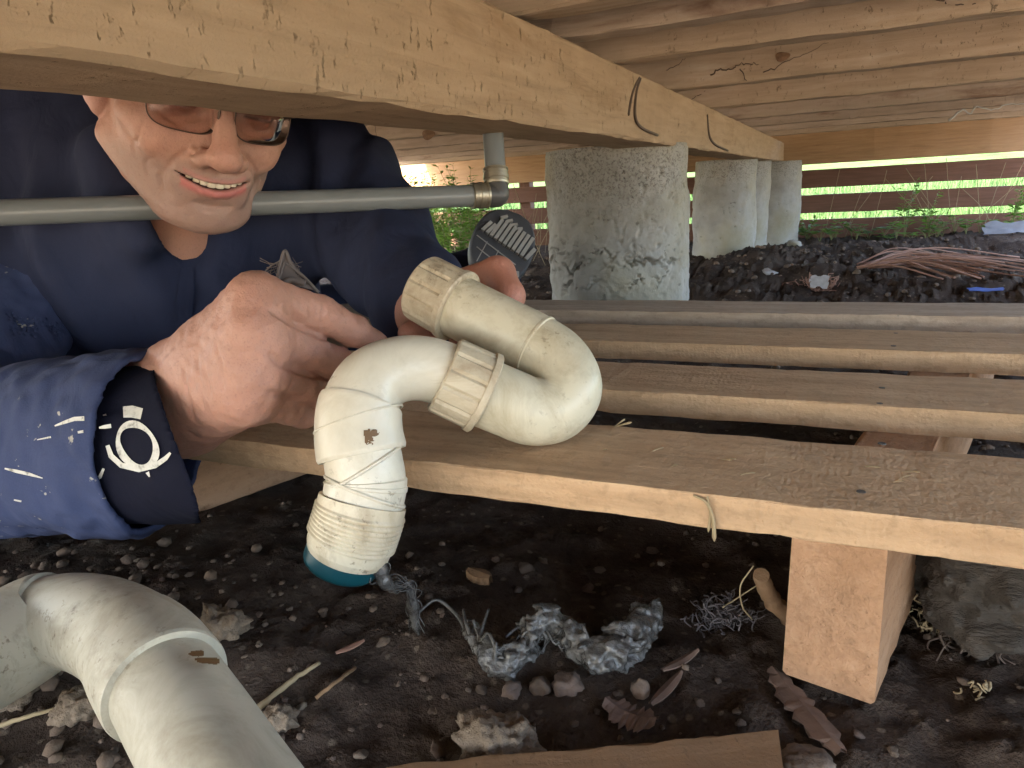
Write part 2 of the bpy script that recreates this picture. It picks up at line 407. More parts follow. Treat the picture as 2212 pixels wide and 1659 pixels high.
t = NT('dry_fluff'); t.fin((.10, .085, .085), .9)
t = NT('dark_lump'); v = t.coord(); t.fin(t.ramp(t.noise(v, 14, 5, .7), [(.3, (.028, .022, .016)), (.6, (.065, .050, .036)), (.8, (.11, .10, .09))]), .85, t.bump(t.noise(t.coord('Object', (1, 4, 4)), 40, 5, .7), .9, .006))
t = NT('dead_leaf'); v = t.coord(); t.fin(t.ramp(t.noise(v, 50, 4), [(.3, (.09, .055, .04)), (.7, (.19, .12, .085))]), .8, t.bump(t.noise(v, 120, 3), .5, .002))
t = NT('straw'); t.fin((.30, .23, .13), .8)
t = NT('copper_root'); t.fin((.24, .125, .085), .75)
t = NT('white_plastic'); t.fin(t.mix(t.noise(t.coord(), 60, 4), (.20, .19, .18), (.46, .45, .45)), .5)
t = NT('blue_plastic'); t.fin((.10, .16, .42), .4)
t = NT('grey_sheet'); t.fin(t.mix(t.noise(t.coord(), 30, 4), (.09, .09, .10), (.20, .21, .23)), .5)
t = NT('cobweb'); t.fin((.42, .42, .40), .9)
t = NT('grass_green'); t.fin(t.mix(t.noise(t.coord(), 8, 2), (.030, .075, .022), (.075, .125, .042)), .8, Specular_IOR_Level=.1)
t = NT('bounce_earth'); v = t.coord(); t.fin(t.ramp(t.noise(v, 5, 5, .7), [(.3, (.24, .19, .14)), (.7, (.36, .30, .23))]), .95, t.bump(t.noise(v, 40, 4), .6, .02), Specular_IOR_Level=0.)
t = NT('lawn'); v = t.coord(); t.fin(t.ramp(t.noise(v, 3, 5, .7), [(.3, (.028, .060, .020)), (.7, (.065, .10, .040))]), .95, t.bump(t.noise(v, 60, 3), .8, .02), Specular_IOR_Level=0.)
t = NT('weed_leaf'); oi = t.n('ShaderNodeObjectInfo'); lc = t.mix(oi.outputs['Random'], (.06, .15, .02), (.13, .23, .04)); t.fin(lc, .5)
tl = t.n('ShaderNodeBsdfTranslucent'); t.l(t.mix(oi.outputs['Random'], (.16, .32, .04), (.26, .42, .07)), tl.inputs[0]); mx = t.n('ShaderNodeMixShader'); mx.inputs[0].default_value = .5
t.l(t.p.outputs[0], mx.inputs[1]); t.l(tl.outputs[0], mx.inputs[2]); t.l(mx.outputs[0], t.out.inputs[0])
t = NT('weed_stem'); t.fin((.16, .17, .06), .7)
t = NT('dry_stalk'); t.fin((.25, .20, .11), .8)

# ================================================================== SETTING
def gz(x, y):
    x = np.asarray(x, float); y = np.asarray(y, float)
    z = -.022 * np.clip(y - 1.4, 0, 9)
    z = z + .07 * np.exp(-(((x + .24) / .24) ** 2 + ((y - 2.62) / .28) ** 2)) + .03 * np.exp(-(((x - .15) / .5) ** 2 + ((y - 2.2) / .3) ** 2))
    z = z + .03 * np.exp(-(((x + .52) / .2) ** 2 + ((y - .28) / .2) ** 2))
    p = np.stack([x, y, np.zeros_like(x)], -1)
    far = np.clip((y - .9) / 1.2, 0, 1)
    z = z + fbm(p * 5, 3, 1) * .010 * (1 + far) + fbm(p * 28, 4, 5, .6) * (.0035 + .004 * far)
    cl = fbm(p * 75, 3, 9, .6); z = z + np.clip(cl - .25, 0, 1) * (.006 + .007 * far)
    return z
def axis(lo, hi, flo, fhi, fine, grow=1.12):
    a = list(np.arange(flo, fhi, fine)); s = fine; x = fhi; out = a
    while x < hi: out.append(x); x += s; s *= grow
    out.append(hi); s = fine; x = flo - fine; pre = []
    while x > lo: pre.append(x); s *= grow; x -= s
    pre.append(lo); return np.array(pre[::-1] + out)
def gridmesh(xs, ys, zf):
    X, Y = np.meshgrid(xs, ys, indexing='ij'); V = np.stack([X, Y, zf(X, Y)], -1).reshape(-1, 3)
    n, m = len(xs), len(ys); i = (np.arange(n - 1)[:, None] * m + np.arange(m - 1)[None]).ravel()
    return V, np.stack([i, i + m, i + m + 1, i + 1], 1)
V, Q = gridmesh(axis(-3.1, 1.75, -.75, .55, .0055, 1.05), axis(-1.1, 4.6, .22, 1.0, .0055, 1.022), gz)
ground = obj('ground', mesh_np('ground', V, Q), 'soil'); tag(ground, kind='structure')
def lawn_z(x, y):
    z = np.where(y > 4.2, -.075 + .085 * np.clip(y - 4.6, 0, 30), -.03)
    return z - .16 * np.exp(-((np.abs(x + .675) / 2.35) ** 14 + (np.abs(y - 1.75) / 2.8) ** 14)) + .0 * x
V, Q = gridmesh(np.concatenate([[-150, -60, -25], np.linspace(-10, 10, 120), [25, 60, 150]]), np.concatenate([[-150, -60, -20], np.linspace(-6, 12, 140), [20, 40, 80, 150]]), lawn_z)
lawn = obj('lawn', mesh_np('lawn', V, Q), 'lawn'); tag(lawn, kind='structure')
V, Q = gridmesh(np.linspace(-14, 14, 150), np.linspace(-14, 4.18, 110), lambda x, y: lawn_z(x, np.minimum(y, 4.19)) + .012)
bounce_yard = obj('bounce_yard', mesh_np('bounce_yard', V, Q), 'bounce_earth'); tag(bounce_yard, kind='structure')  # unseen pale ground, added to bounce warm light in under the floor
# tall grass outside the skirting
def blades(n, xr, yr, h, w, seed, zf, lean=.5):
    r = np.random.default_rng(seed); x = r.uniform(*xr, n); y = r.uniform(*yr, n); z = zf(x, y); hh = h * r.uniform(.5, 1.2, n)
    a = r.uniform(0, 6.28, n); b = r.uniform(0, 6.28, n); ln = r.uniform(.1, lean, n) * hh
    d = np.stack([np.cos(a), np.sin(a), 0 * a], 1) * (w * r.uniform(.6, 1.3, n))[:, None]; l = np.stack([np.cos(b) * ln, np.sin(b) * ln, hh], 1)
    p0 = np.stack([x, y, z - .005], 1); mid = p0 + l * np.array([.35, .35, .6]); tip = p0 + l
    V = np.stack([p0 - d, p0 + d, mid + d * .7, mid - d * .7, tip], 1).reshape(-1, 3); k = np.arange(n)[:, None] * 5
    return V, [tuple(q) for q in np.concatenate([k + [0, 1, 2, 3]], 0).tolist()] + [tuple(q) for q in (k + [3, 2, 4]).tolist()]
V, Fc = blades(16000, (-5, 4.5), (4.32, 6.8), .13, .004, 3, lambda x, y: lawn_z(x, y))
tag(obj('long_grass', mk('long_grass', V, Fc, False), 'grass_green'), 'bright green long grass on the lawn outside the slatted skirting', 'grass', kind='stuff')

def disc_(r, h, seg=22):
    a = np.linspace(0, 2 * np.pi, seg, endpoint=False); rr = r * (1 + .12 * np.sin(3 * a + 1)); V = np.concatenate([np.stack([np.cos(a) * rr, np.sin(a) * rr, 0 * a], 1), np.stack([np.cos(a) * rr * .8, np.sin(a) * rr * .8, 0 * a + h], 1), [[0, 0, h * 1.2]]])
    return V, [(seg + j, seg + (j + 1) % seg, 2 * seg) for j in range(seg)] + [(j, (j + 1) % seg, seg + (j + 1) % seg, seg + j) for j in range(seg)]
# ---------------------------------------------------------------- piles
def pile(cx_, cy_, r, z0, z1, seed, label, cracks=()):
    nu, nv = (300, 260) if r > .13 else (90, 60)
    u = np.linspace(0, 2 * np.pi, nu, endpoint=False); h = np.linspace(0, 1, nv)
    U, H = np.meshgrid(u, h, indexing='ij'); z = z0 + (z1 - z0) * H
    P = np.stack([np.cos(U) * r, np.sin(U) * r, z], -1)
    n = fbm(P * 9 + seed, 3, seed) * .006 + fbm(P * 45 + seed, 3, seed + 2, .6) * .0016
    pits = np.clip(fbm(P * 95 + seed, 2, seed + 5) - .35, 0, 1) * .005
    R = r + n - pits
    # ragged crack band with broken lips
    for (zc, amp, wid) in cracks:
        zl = zc + .022 * vnoise(np.stack([U * 4, 0 * U + zc * 50, 0 * U], -1), seed + 11) + .010 * vnoise(np.stack([U * 16, 0 * U + zc * 50, 0 * U], -1), seed + 12) + .006 * vnoise(np.stack([U * 45, z * 30, 0 * U], -1), seed + 14)
        on = np.clip(vnoise(np.stack([U * 5, 0 * U + 3 + zc * 70, 0 * U], -1), seed + 13) * 1.6 + .55, 0, 1)
        R = R - amp * on * np.exp(-((z - zl) / wid) ** 2) + amp * .15 * on * np.exp(-((z - zl - wid * 2.2) / (wid * 2)) ** 2)
    R = R * np.where(H > .985, .985, 1)
    V = np.stack([cx_ + np.cos(U) * R, cy_ + np.sin(U) * R, z], -1).reshape(-1, 3); Fc = []
    for i in range(nu):
        k = (i + 1) % nu
        for j in range(nv - 1): Fc.append((i * nv + j, k * nv + j, k * nv + j + 1, i * nv + j + 1))
    Fc.append(tuple(i * nv + nv - 1 for i in range(nu)))
    o = obj('concrete_pile', mk('concrete_pile', V - np.array([cx_, cy_, 0]), Fc), 'concrete'); o.location = (cx_, cy_, 0)
    return tag(o, label, 'pile', 'concrete piles under the beam')
pile(-.392, 1.43, .141, -.06, .360, 1, 'large cracked grey concrete pile nearest the camera, just behind the timber pallet', [(.150, .013, .0024), (.172, .007, .0020), (.118, .008, .0022)])
pile(-.386, 3.0, .118, -.1, .350, 22, 'grey concrete pile second along the beam, with soil heaped at its foot')
pile(-.372, 3.55, .112, -.1, .346, 35, 'narrowly visible concrete pile third along the beam, between two paler piles')
pile(-.252, 3.98, .112, -.1, .341, 47, 'pale concrete pile farthest along the beam, beside the slatted skirting')

# ---------------------------------------------------------------- beam
bn = np.array([-.325, -.35, .4075]); bf = np.array([-.285, 4.12, .388])
L = float(np.linalg.norm(bf - bn)); me = plank_mesh('timber_beam', L, .090, .093, 160, .0016, .003, 3)
beam = obj('timber_beam', me, 'beam_wood', None, frame((bn + bf) / 2, bf - bn))
tag(beam, 'thick rough sawn timber beam crossing the top left in front of the man', 'beam')

# ---------------------------------------------------------------- timber floor above: joists and decking
JZ = .4545
floor_ = empty('timber_floor', (0, 2, JZ), 'underside of timber floor with parallel joists over the crawl space', 'floor')
jm = plank_mesh('joist', 3.5, .042, .14, 130, .0018, .002, 8); jm2 = plank_mesh('joist', 3.5, .042, .14, 130, .0022, .002, 31)
for k, y in enumerate((-1.06, -.62, -.18, .25, .70, .845, 1.045, 1.45, 1.94, 2.38, 2.84, 3.28, 3.72)):
    m_ = (jm, jm2)[k % 2].copy(); m_.materials.append(M['joist_grey' if k in (5, 9, 10, 11) else 'joist_wood'])
    o = obj('joist', m_, None, floor_, Matrix.Translation((-.65, y, JZ + .07 + .001 * (k % 3))) @ Matrix.Rotation(math.radians((.25, -.2, .1, -.35, .15)[k % 5]), 4, 'Z'))
kn = mk('knot', *disc_(.034, .0012)); kn.materials.append(M['knot_wood'])
for (px, py, sc_, yy) in ((925, 291, .5, 1.94), (1690, 122, .28, 1.45)):
    p = onY(px, py, yy - .0215); o = obj('knot', kn, None, floor_, Matrix.Translation(Vector(p)) @ Matrix.Rotation(math.pi / 2, 4, 'X') @ Matrix.Diagonal((sc_ * 1.25, sc_ * .8, 1, 1)))
dm = plank_mesh('decking_plank', 5.5, .1385, .02, 40, .0008, .0012, 12); dm.materials.append(M['joist_wood'])
for k in range(25):
    o = bpy.data.objects.new('decking_plank', dm); COL.objects.link(o)
    o.matrix_world = Matrix.Translation((-2.40 + .14 * k, 1.55, JZ + .152 + .001 * (k % 2))) @ Matrix.Rotation(math.pi / 2, 4, 'Z')
    o.parent = floor_; o.matrix_parent_inverse = Matrix.Translation(floor_.location).inverted()

# ---------------------------------------------------------------- slatted skirting at the far side
FY = 4.2
rows = [(262, 356), (368, 407), (422, 461), (475, 530)]
fence = empty('slatted_skirting', (0, FY, -.06), 'red brown horizontal slat skirting with grassy gaps at the far side', 'fence')
for k, (a_, b_) in enumerate(rows):
    z1 = onY(1740, a_, FY)[2]; z0 = onY(1740, b_, FY)[2]
    me = plank_mesh('slat', 4.3, .022, z1 - z0, 60, .0015, .002, 50 + k)
    o = obj('slat', me, 'fascia_wood' if k == 0 else 'slat_wood', fence, Matrix.Translation((-.75, FY + .012, (z0 + z1) / 2)))
    if k == 0: o['label'] = 'tan rim board above the red brown slats'
for x in (-2.7, -1.75, 1.25):
    o = obj('post', plank_mesh('post', .6, .07, .07, 6, .001, .002, int(x * 10)), 'slat_wood', fence, Matrix.Translation((x, FY + .062, .18)) @ Matrix.Rotation(math.pi / 2, 4, 'Y'))

# ---------------------------------------------------------------- pallet of boards on bearers
BT = CAM_H - .173; BH = .0205
pal = empty('timber_pallet', (0, .7, 0), 'pallet of four rough sawn boards nailed on bearers, on the soil', 'pallet')
by = [(.3775, .4775), (.5675, .6625), (.754, .848), (.938, 1.027)]
PR = []
for k, (y0, y1) in enumerate(by):
    L = 2.6; me = plank_mesh('board', L, y1 - y0, BH, 190, .0009, .0008, 70 + k)
    xl = (-.70, -.78, -.74, -.80)[k]
    o = obj('board', me, 'board_weathered' if k == 3 else 'board_wood', pal, Matrix.Translation((xl + L / 2, (y0 + y1) / 2, BT - BH / 2)))
    PR.append(o)
    o['label'] = ('frontmost board, the trap resting on it', 'second board from the front', 'third board from the front', 'greyer rearmost board')[k]
# right bearer: measured top right edge
pa = at(1815, 1190, .0) ; zt = BT - BH - .0006
a0 = gp(1812, 1195, zt); a1 = gp(1990, 935, zt); a2 = gp(2050, 797, zt)
d_ = _n([a2[0] - a0[0], a2[1] - a0[1], 0])
st = np.array([a0[0], .388, 0]); st[0] = .013
Lb = .75; ctr = st + d_ * Lb / 2; ctr[2] = zt - .049
me = plank_mesh('bearer', Lb, .050, .098, 50, .0012, .002, 91)
obj('bearer', me, 'bearer_wood', pal, frame(ctr, d_))
d2 = _n([.33, .94, 0]); ctr = np.array([-.604, .388, 0]) + d2 * .34; ctr[2] = zt - .049
obj('bearer', plank_mesh('bearer', .68, .050, .098, 40, .0012, .002, 97), 'bearer_wood', pal, frame(ctr, d2))
# nail heads on the boards
def disc(r, h, seg=10):
    a = np.linspace(0, 2 * np.pi, seg, endpoint=False); V = np.concatenate([np.stack([np.cos(a) * r, np.sin(a) * r, 0 * a], 1), np.stack([np.cos(a) * r * .9, np.sin(a) * r * .9, 0 * a + h], 1)])
    return V, [tuple(seg + j for j in range(seg))] + [(j, (j + 1) % seg, seg + (j + 1) % seg, seg + j) for j in range(seg)]
nm = mk('nail', *disc(.0026, .0005), False); nm.materials.append(M['steel_nail'])
for (px, py) in ((1905, 958), (1860, 1062), (1905, 838), (1900, 872), (1930, 747), (1935, 720), (1940, 682), (1950, 668), (1160, 700)):
    p = gp(px, py, BT); o = obj('nail', nm, None, pal, Matrix.Translation((p[0], p[1], BT - .0002)) @ Matrix.Scale(.55 if py < 700 else 1, 4))

# ================================================================== PIPES
def P3(l): return [at(*p) for p in l]
def seg(path, a, b, n=None):
    """part of a dense path between two fractions of its length"""
    d = np.r_[0, np.cumsum(np.linalg.norm(np.diff(path, axis=0), axis=1))]; d /= d[-1]
    n = n or max(4, int((b - a) * 120)); tt = np.linspace(a, b, n)
    return np.stack([np.interp(tt, d, path[:, k]) for k in range(3)], 1)
def prof(path, a, b, stops, n=60, segs=40, cap_=True):
    """swept part whose radius follows (fraction, radius) stops; repeated fractions make steps"""
    fr = np.unique(np.concatenate([np.linspace(0, 1, n), [s[0] for s in stops]])); xs = []; rr = []
    for k in range(len(stops) - 1):
        f0, r0 = stops[k]; f1, r1 = stops[k + 1]
        if f1 - f0 < 1e-6: xs += [f0, f1 + 1e-4]; rr += [r0, r1]; continue
        m = [f for f in fr if f0 <= f <= f1]
        for f in m: xs.append(f); rr.append(r0 + (r1 - r0) * (f - f0) / (f1 - f0))
    xs = np.array(xs); o = np.argsort(xs, kind='stable'); xs = xs[o]; rr = np.array(rr)[o]
    keep = np.r_[True, np.diff(xs) > 5e-5]; xs = xs[keep]; rr = rr[keep]
    d = np.r_[0, np.cumsum(np.linalg.norm(np.diff(path, axis=0), axis=1))]; d /= d[-1]; tt = a + (b - a) * xs
    pts = np.stack([np.interp(tt, d, path[:, k]) for k in range(3)], 1)
    # smooth tangents come from the full path, so keep the steps perpendicular
    return sweep_t(pts, rr, path, d, tt, segs, cap_)
def sweep_t(pts, rr, path, d, tt, segs, cap_):
    T = np.gradient(path, axis=0); T /= np.linalg.norm(T, axis=1)[:, None]
    Tn = np.stack([np.interp(tt, d, T[:, k]) for k in range(3)], 1); Tn /= np.linalg.norm(Tn, axis=1)[:, None]
    N = np.cross(Tn[0], [0.3, .5, .8]); V = []; a = np.linspace(0, 2 * np.pi, segs, endpoint=False)
    for i in range(len(pts)):
        N = N - (N @ Tn[i]) * Tn[i]; N /= np.linalg.norm(N); B = np.cross(Tn[i], N)
        V.append(pts[i] + rr[i] * (np.cos(a)[:, None] * N + np.sin(a)[:, None] * B))
    n = len(pts); Fc = []
    for i in range(n - 1):
        for j in range(segs):
            k = (j + 1) % segs; Fc.append((i * segs + j, i * segs + k, (i + 1) * segs + k, (i + 1) * segs + j))
    if cap_: Fc.append(tuple(range(segs - 1, -1, -1))); Fc.append(tuple((n - 1) * segs + j for j in range(segs)))
    return np.concatenate(V), Fc
def flat_edges(me, ang=35):
    me.set_sharp_from_angle(angle=math.radians(ang)); return me
def nut(p0, p1, r, ribs, ridge_at_end=True):
    """ribbed slip nut: faceted grip panels separated by grooves, plus a ridge ring"""
    ax = np.array(p1) - p0; L = np.linalg.norm(ax); T = ax / L; N = _n(np.cross(T, [0, 0, 1])); B = np.cross(T, N)
    per = 12; nseg = ribs * per; a = np.linspace(0, 2 * np.pi, nseg, endpoint=False)
    ph = np.arange(nseg) % per
    groove = np.where(ph == 0, -.0016, 0) + np.where((ph == 1) | (ph == per - 1), -.0009, 0)
    prf = [(0, .80, 0), (0, .93, 0), (.04, .975, .3), (.10, .985, 1), (.82, 1.0, 1), (.84, 1.0, 0), (.845, 1.05, 0), (.97, 1.06, 0), (1.0, 1.02, 0), (1.0, .80, 0)]
    V = []
    for f, rf, g in prf: R = r * rf + groove * g; V.append(p0 + T * L * f + R[:, None] * (np.cos(a)[:, None] * N + np.sin(a)[:, None] * B))
    Fc = []
    for i in range(len(prf) - 1):
        for j in range(nseg):
            k = (j + 1) % nseg; Fc.append((i * nseg + j, i * nseg + k, (i + 1) * nseg + k, (i + 1) * nseg + j))
    return np.concatenate(V), Fc

# ---- removed waste trap lying over the front board
trap = empty('waste_trap', at(1160, 940, .49), 'dirty cream plastic waste trap with two ribbed nuts held over the pallet', 'trap')
pathA = crom(P3([(905, 617, .536), (985, 660, .525), (1085, 711, .515), (1158, 748, .508), (1208, 786, .500), (1228, 838, .490), (1200, 880, .484), (1148, 888, .480), (1098, 870, .477), (1045, 848, .475), (1000, 829, .473), (955, 808, .470)]), 14)
dA = np.r_[0, np.cumsum(np.linalg.norm(np.diff(pathA, axis=0), axis=1))]; dA /= dA[-1]
obj('return_bend', flat_edges(mk('return_bend', *prof(pathA, .02, .93, [(0, .0232), (1, .0232)], 160, 48))), 'trap_plastic', trap)
# moulded rib across the shoulder of the bend
i0 = int(np.argmin(np.linalg.norm(pathA - at(1158, 748, .508), axis=1))); f0 = dA[i0]
obj('moulding_rib', flat_edges(mk('moulding_rib', *prof(pathA, f0 - .008, f0 + .008, [(0, .0225), (.3, .0240), (.7, .0240), (1, .0225)], 8, 48, False))), 'trap_plastic', trap)
obj('slip_nut', flat_edges(mk('slip_nut', *nut(at(912, 621, .535), at(992, 664, .524), .0262, 13)), 25), 'nut_plastic', trap)
obj('slip_nut', flat_edges(mk('slip_nut', *nut(at(958, 808, .470), at(1050, 851, .475), .0268, 14)), 25), 'nut_plastic', trap)
pathB = crom(P3([(1010, 833, .473), (955, 806, .470), (900, 795, .464), (845, 803, .455), (800, 832, .447), (778, 882, .441), (776, 940, .438), (786, 1000, .436), (791, 1042, .436), (780, 1098, .435), (764, 1150, .436), (747, 1198, .438), (730, 1245, .441)]), 14)
dB = np.r_[0, np.cumsum(np.linalg.norm(np.diff(pathB, axis=0), axis=1))]; dB /= dB[-1]
def fB(px, py, d): return dB[int(np.argmin(np.linalg.norm(pathB - at(px, py, d), axis=1)))]
fe, fc, fd, ft, fz_ = fB(776, 895, .44), fB(782, 985, .436), fB(782, 1090, .435), fB(759, 1165, .436), fB(748, 1194, .438)
obj('elbow', flat_edges(mk('elbow', *prof(pathB, .03, fe, [(0, .0212), (.55, .0214), (.85, .0232), (1, .0246)], 90, 48))), 'elbow_plastic', trap)
obj('socket_collar', flat_edges(mk('socket_collar', *prof(pathB, fe - .035, fc, [(0, .0240), (0, .0256), (.05, .0262), (.5, .0268), (.93, .0276), (1, .0268), (1, .0235)], 40, 48))), 'elbow_plastic', trap)
obj('stub_bend', flat_edges(mk('stub_bend', *prof(pathB, fc - .01, fd, [(0, .0236), (.5, .0240), (.52, .0250), (.72, .0250), (1, .0248)], 40, 48))), 'elbow_plastic', trap)
obj('shoulder_ring', flat_edges(mk('shoulder_ring', *prof(pathB, fc + (fd - fc) * .55, fc + (fd - fc) * .68, [(0, .0243), (.3, .0256), (.7, .0256), (1, .0243)], 8, 48, False))), 'elbow_plastic', trap)
th = []
for k in range(8): th += [(k / 8, .0271), ((k + .4) / 8, .0280), ((k + .65) / 8, .0280)]
th += [(1, .0270)]
obj('thread', flat_edges(mk('thread', *prof(pathB, fd - .012, ft, [(0, .0240), (0, .0268), (.18, .0270)] + [(.2 + .8 * a_, b_) for a_, b_ in th], 90, 56))), 'thread_plastic', trap)
obj('spigot', flat_edges(mk('spigot', *prof(pathB, ft - .003, fz_, [(0, .0264), (.6, .0260), (1, .0245)], 20, 48))), 'thread_plastic', trap)
def seam(px, py, d, r, tilt, w=.0009):
    i = int(np.argmin(np.linalg.norm(pathB - at(px, py, d), axis=1))); T = _n(pathB[min(i + 2, len(pathB) - 1)] - pathB[i - 2]); vw = _n(CAM - pathB[i]); sdv = _n(np.cross(T, vw)); vw = np.cross(sdv, T)
    a_ = np.linspace(0, 2 * np.pi, 50); ring_ = np.array([pathB[i] + r * (np.cos(q) * sdv + np.sin(q) * vw) + T * r * tilt * np.cos(q) for q in a_])
    obj('mould_seam', mk('mould_seam', *sweep(ring_, w, 6, False)), 'elbow_plastic', trap)
seam(776, 905, .440, .0262, .35); seam(786, 1010, .436, .0244, .38, .0012); seam(789, 1062, .4355, .0250, -.22, .0012)
# teal rubber seal just showing in the open end
pe = seg(pathB, fz_ - .03, min(1, fz_ + .065), 16); off = (ray(690, 1215) - ray(748, 1195)) * .30
obj('rubber_seal', mk('rubber_seal', *sweep(pe + off * .12, np.r_[np.full(10, .0236), .0234, .0228, .0215, .0190, .0150, .008], 40)), 'teal_rubber', trap)
# stain on the socket collar
def stain_mesh(px, py, d, r, seed):
    c = at(px, py, d); rx = RM @ [1, 0, 0]; uy = RM @ [0, -1, 0]; fw = RM @ [0, 0, 1]
    a = np.linspace(0, 2 * np.pi, 20, endpoint=False); rr = r * (1 + .5 * vnoise(np.stack([np.cos(a) * 1.6, np.sin(a) * 1.6, 0 * a], 1) + seed, seed))
    V = [c - fw * .0]; V += [c + rx * np.cos(b) * q * .8 + uy * np.sin(b) * q * 1.15 for b, q in zip(a, rr)]
    return V, [(0, 1 + (j + 1) % 20, 1 + j) for j in range(20)]
def on_path(px, py, path, r, d0=.38, d1=.52):
    """pixel ray against a tube of radius r round a path"""
    ds = np.linspace(d0, d1, 500); p = CAM + ray(px, py) * ds[:, None]
    m = np.min(np.linalg.norm(path[None, ::2] - p[:, None], axis=2), axis=1) < r
    return ds[int(np.argmax(m))] if m.any() else .45
def decal(name, px, py, path, r, w, h, seed, mat, parent, lift=.0004, d0=.38, d1=.52):
    """thin blot wrapped on a tube"""
    N = 15; V = []; Fc = []; g = {}
    for i in range(N):
        for j in range(N):
            x, y = (i / (N - 1) - .5) * 2, (j / (N - 1) - .5) * 2
            if math.hypot(x, y) * (1.05 + .55 * vnoise(np.array([[x * 1.7 + seed, y * 1.7, seed]]), seed)[0]) > .9: continue
            d = on_path(px + x * w, py + y * h, path, r + lift, d0, d1); g[i, j] = len(V); V.append(at(px + x * w, py + y * h, d))
    for (i, j) in g:
        q = [(i, j), (i + 1, j), (i + 1, j + 1), (i, j + 1)]
        if all(k in g for k in q): Fc.append(tuple(g[k] for k in q)[::-1])
    return obj(name, mk(name, V, Fc), mat, parent)
decal('stain', 797, 948, pathB, .0272, 16, 22, 4, 'brown_stain', trap)
decal('stain', 808, 934, pathB, .0272, 12, 9, 9, 'brown_stain', trap)

# ---- white drain bend in the lower left corner
bend = empty('drain_bend', gp(300, 1500), 'scuffed white plastic drain bend rising at the lower left corner', 'pipe')
pathC = crom(P3([(-230, 1530, .34), (-110, 1458, .375), (0, 1400, .40), (100, 1346, .418), (195, 1345, .405), (285, 1388, .375), (345, 1462, .345), (405, 1555, .318), (465, 1652, .296), (540, 1775, .27), (610, 1890, .25)]), 14)
dC = np.r_[0, np.cumsum(np.linalg.norm(np.diff(pathC, axis=0), axis=1))]; dC /= dC[-1]
def fC(px, py, d): return dC[int(np.argmin(np.linalg.norm(pathC - at(px, py, d), axis=1)))]
c1, c2, c3 = fC(105, 1346, .418), fC(290, 1395, .373), fC(362, 1490, .338)
obj('inlet_socket', flat_edges(mk('inlet_socket', *prof(pathC, 0, c1, [(0, .0300), (.97, .0300), (1, .0292), (1, .0265)], 60, 48))), 'waste_plastic', bend)
obj('elbow', flat_edges(mk('elbow', *prof(pathC, c1 - .03, c2 + .02, [(0, .0268), (1, .0268)], 70, 48))), 'waste_plastic', bend)
obj('outlet_socket', flat_edges(mk('outlet_socket', *prof(pathC, c2, c3, [(0, .0268), (.02, .0276), (.5, .0290), (.96, .0290), (1, .0284), (1, .0254)], 50, 48))), 'waste_plastic', bend)
obj('pipe', flat_edges(mk('pipe', *prof(pathC, c3 - .04, 1, [(0, .0252), (1, .0252)], 60, 48))), 'waste_plastic', bend)
decal('stain', 445, 1428, pathC, .0294, 34, 9, 6, 'brown_stain', bend, .0004, .26, .40)
decal('stain', 425, 1412, pathC, .0294, 18, 8, 8, 'brown_stain', bend, .0004, .26, .40)

# ---- grey water pipe running behind the man's chin, with crimped elbow
wp = empty('water_pipe', at(1065, 420, .76), 'grey plastic water pipe with crimped elbow, running under the chin of the man', 'pipe')
h0, h1 = at(-420, 475, .565), at(1075, 421, .765)
hp = np.linspace(h0, h1, 60); cnr = at(1074, 421, .765)
hd = _n(h1 - h0); vd = np.array([0.0, 0, 1.0]); up_end = at(1063, 262, .765); vd = _n(up_end - cnr)
obj('pipe_run', mk('pipe_run', *sweep(np.linspace(h0, cnr - hd * .018, 50), .0112, 36)), 'grey_pipe_plastic', wp)
obj('riser', mk('riser', *sweep(np.linspace(cnr + vd * .016, cnr + vd * .135, 12), .0112, 36)), 'grey_pipe_plastic', wp)
eb = crom([cnr - hd * .022, cnr - hd * .008, cnr, cnr + vd * .010, cnr + vd * .024], 8)
obj('elbow_fitting', mk('elbow_fitting', *sweep(eb, .0125, 32)), 'dark_fitting', wp)
for base, dr in ((cnr, -hd), (cnr, vd)):
    pts = np.array([base + dr * f for f in (.0105, .011, .0135, .014, .0165, .017, .021, .0215, .0255, .026, .0285, .029)])
    rr = [.0122, .0136, .0139, .0131, .0131, .0139, .0139, .0131, .0131, .0138, .0136, .0118]
    obj('crimp_ring', flat_edges(mk('crimp_ring', *sweep(pts, rr, 36)), 40), 'crimp_metal', wp)

# ---- binding wires on the beam over the first pile
def onX(px, py, x):
    r = ray(px, py); return CAM + r * (x / r[0])
w1 = crom([onX(1380, 168, -.266), onX(1366, 200, -.2665), onX(1357, 248, -.2665)], 8)
w2 = crom([onX(1383, 170, -.265), onX(1374, 200, -.266), onX(1372, 250, -.2655), onX(1385, 275, -.265), onX(1420, 292, -.262)], 8)
o = obj('binding_wire', mk('binding_wire', *join([sweep(w1, .0022, 8), sweep(w2, .0022, 8)])), 'rust_wire'); tag(o, 'bent dark wire tied round the beam above the nearest pile', 'wire')
w3 = crom([onX(1527, 248, -.262), onX(1532, 292, -.2605), onX(1545, 312, -.259), onX(1572, 325, -.256)], 8)
o = obj('binding_wire', mk('binding_wire', *sweep(w3, .0026, 8)), 'rust_wire'); tag(o, 'bent dark wire on the beam above the second pile', 'wire')

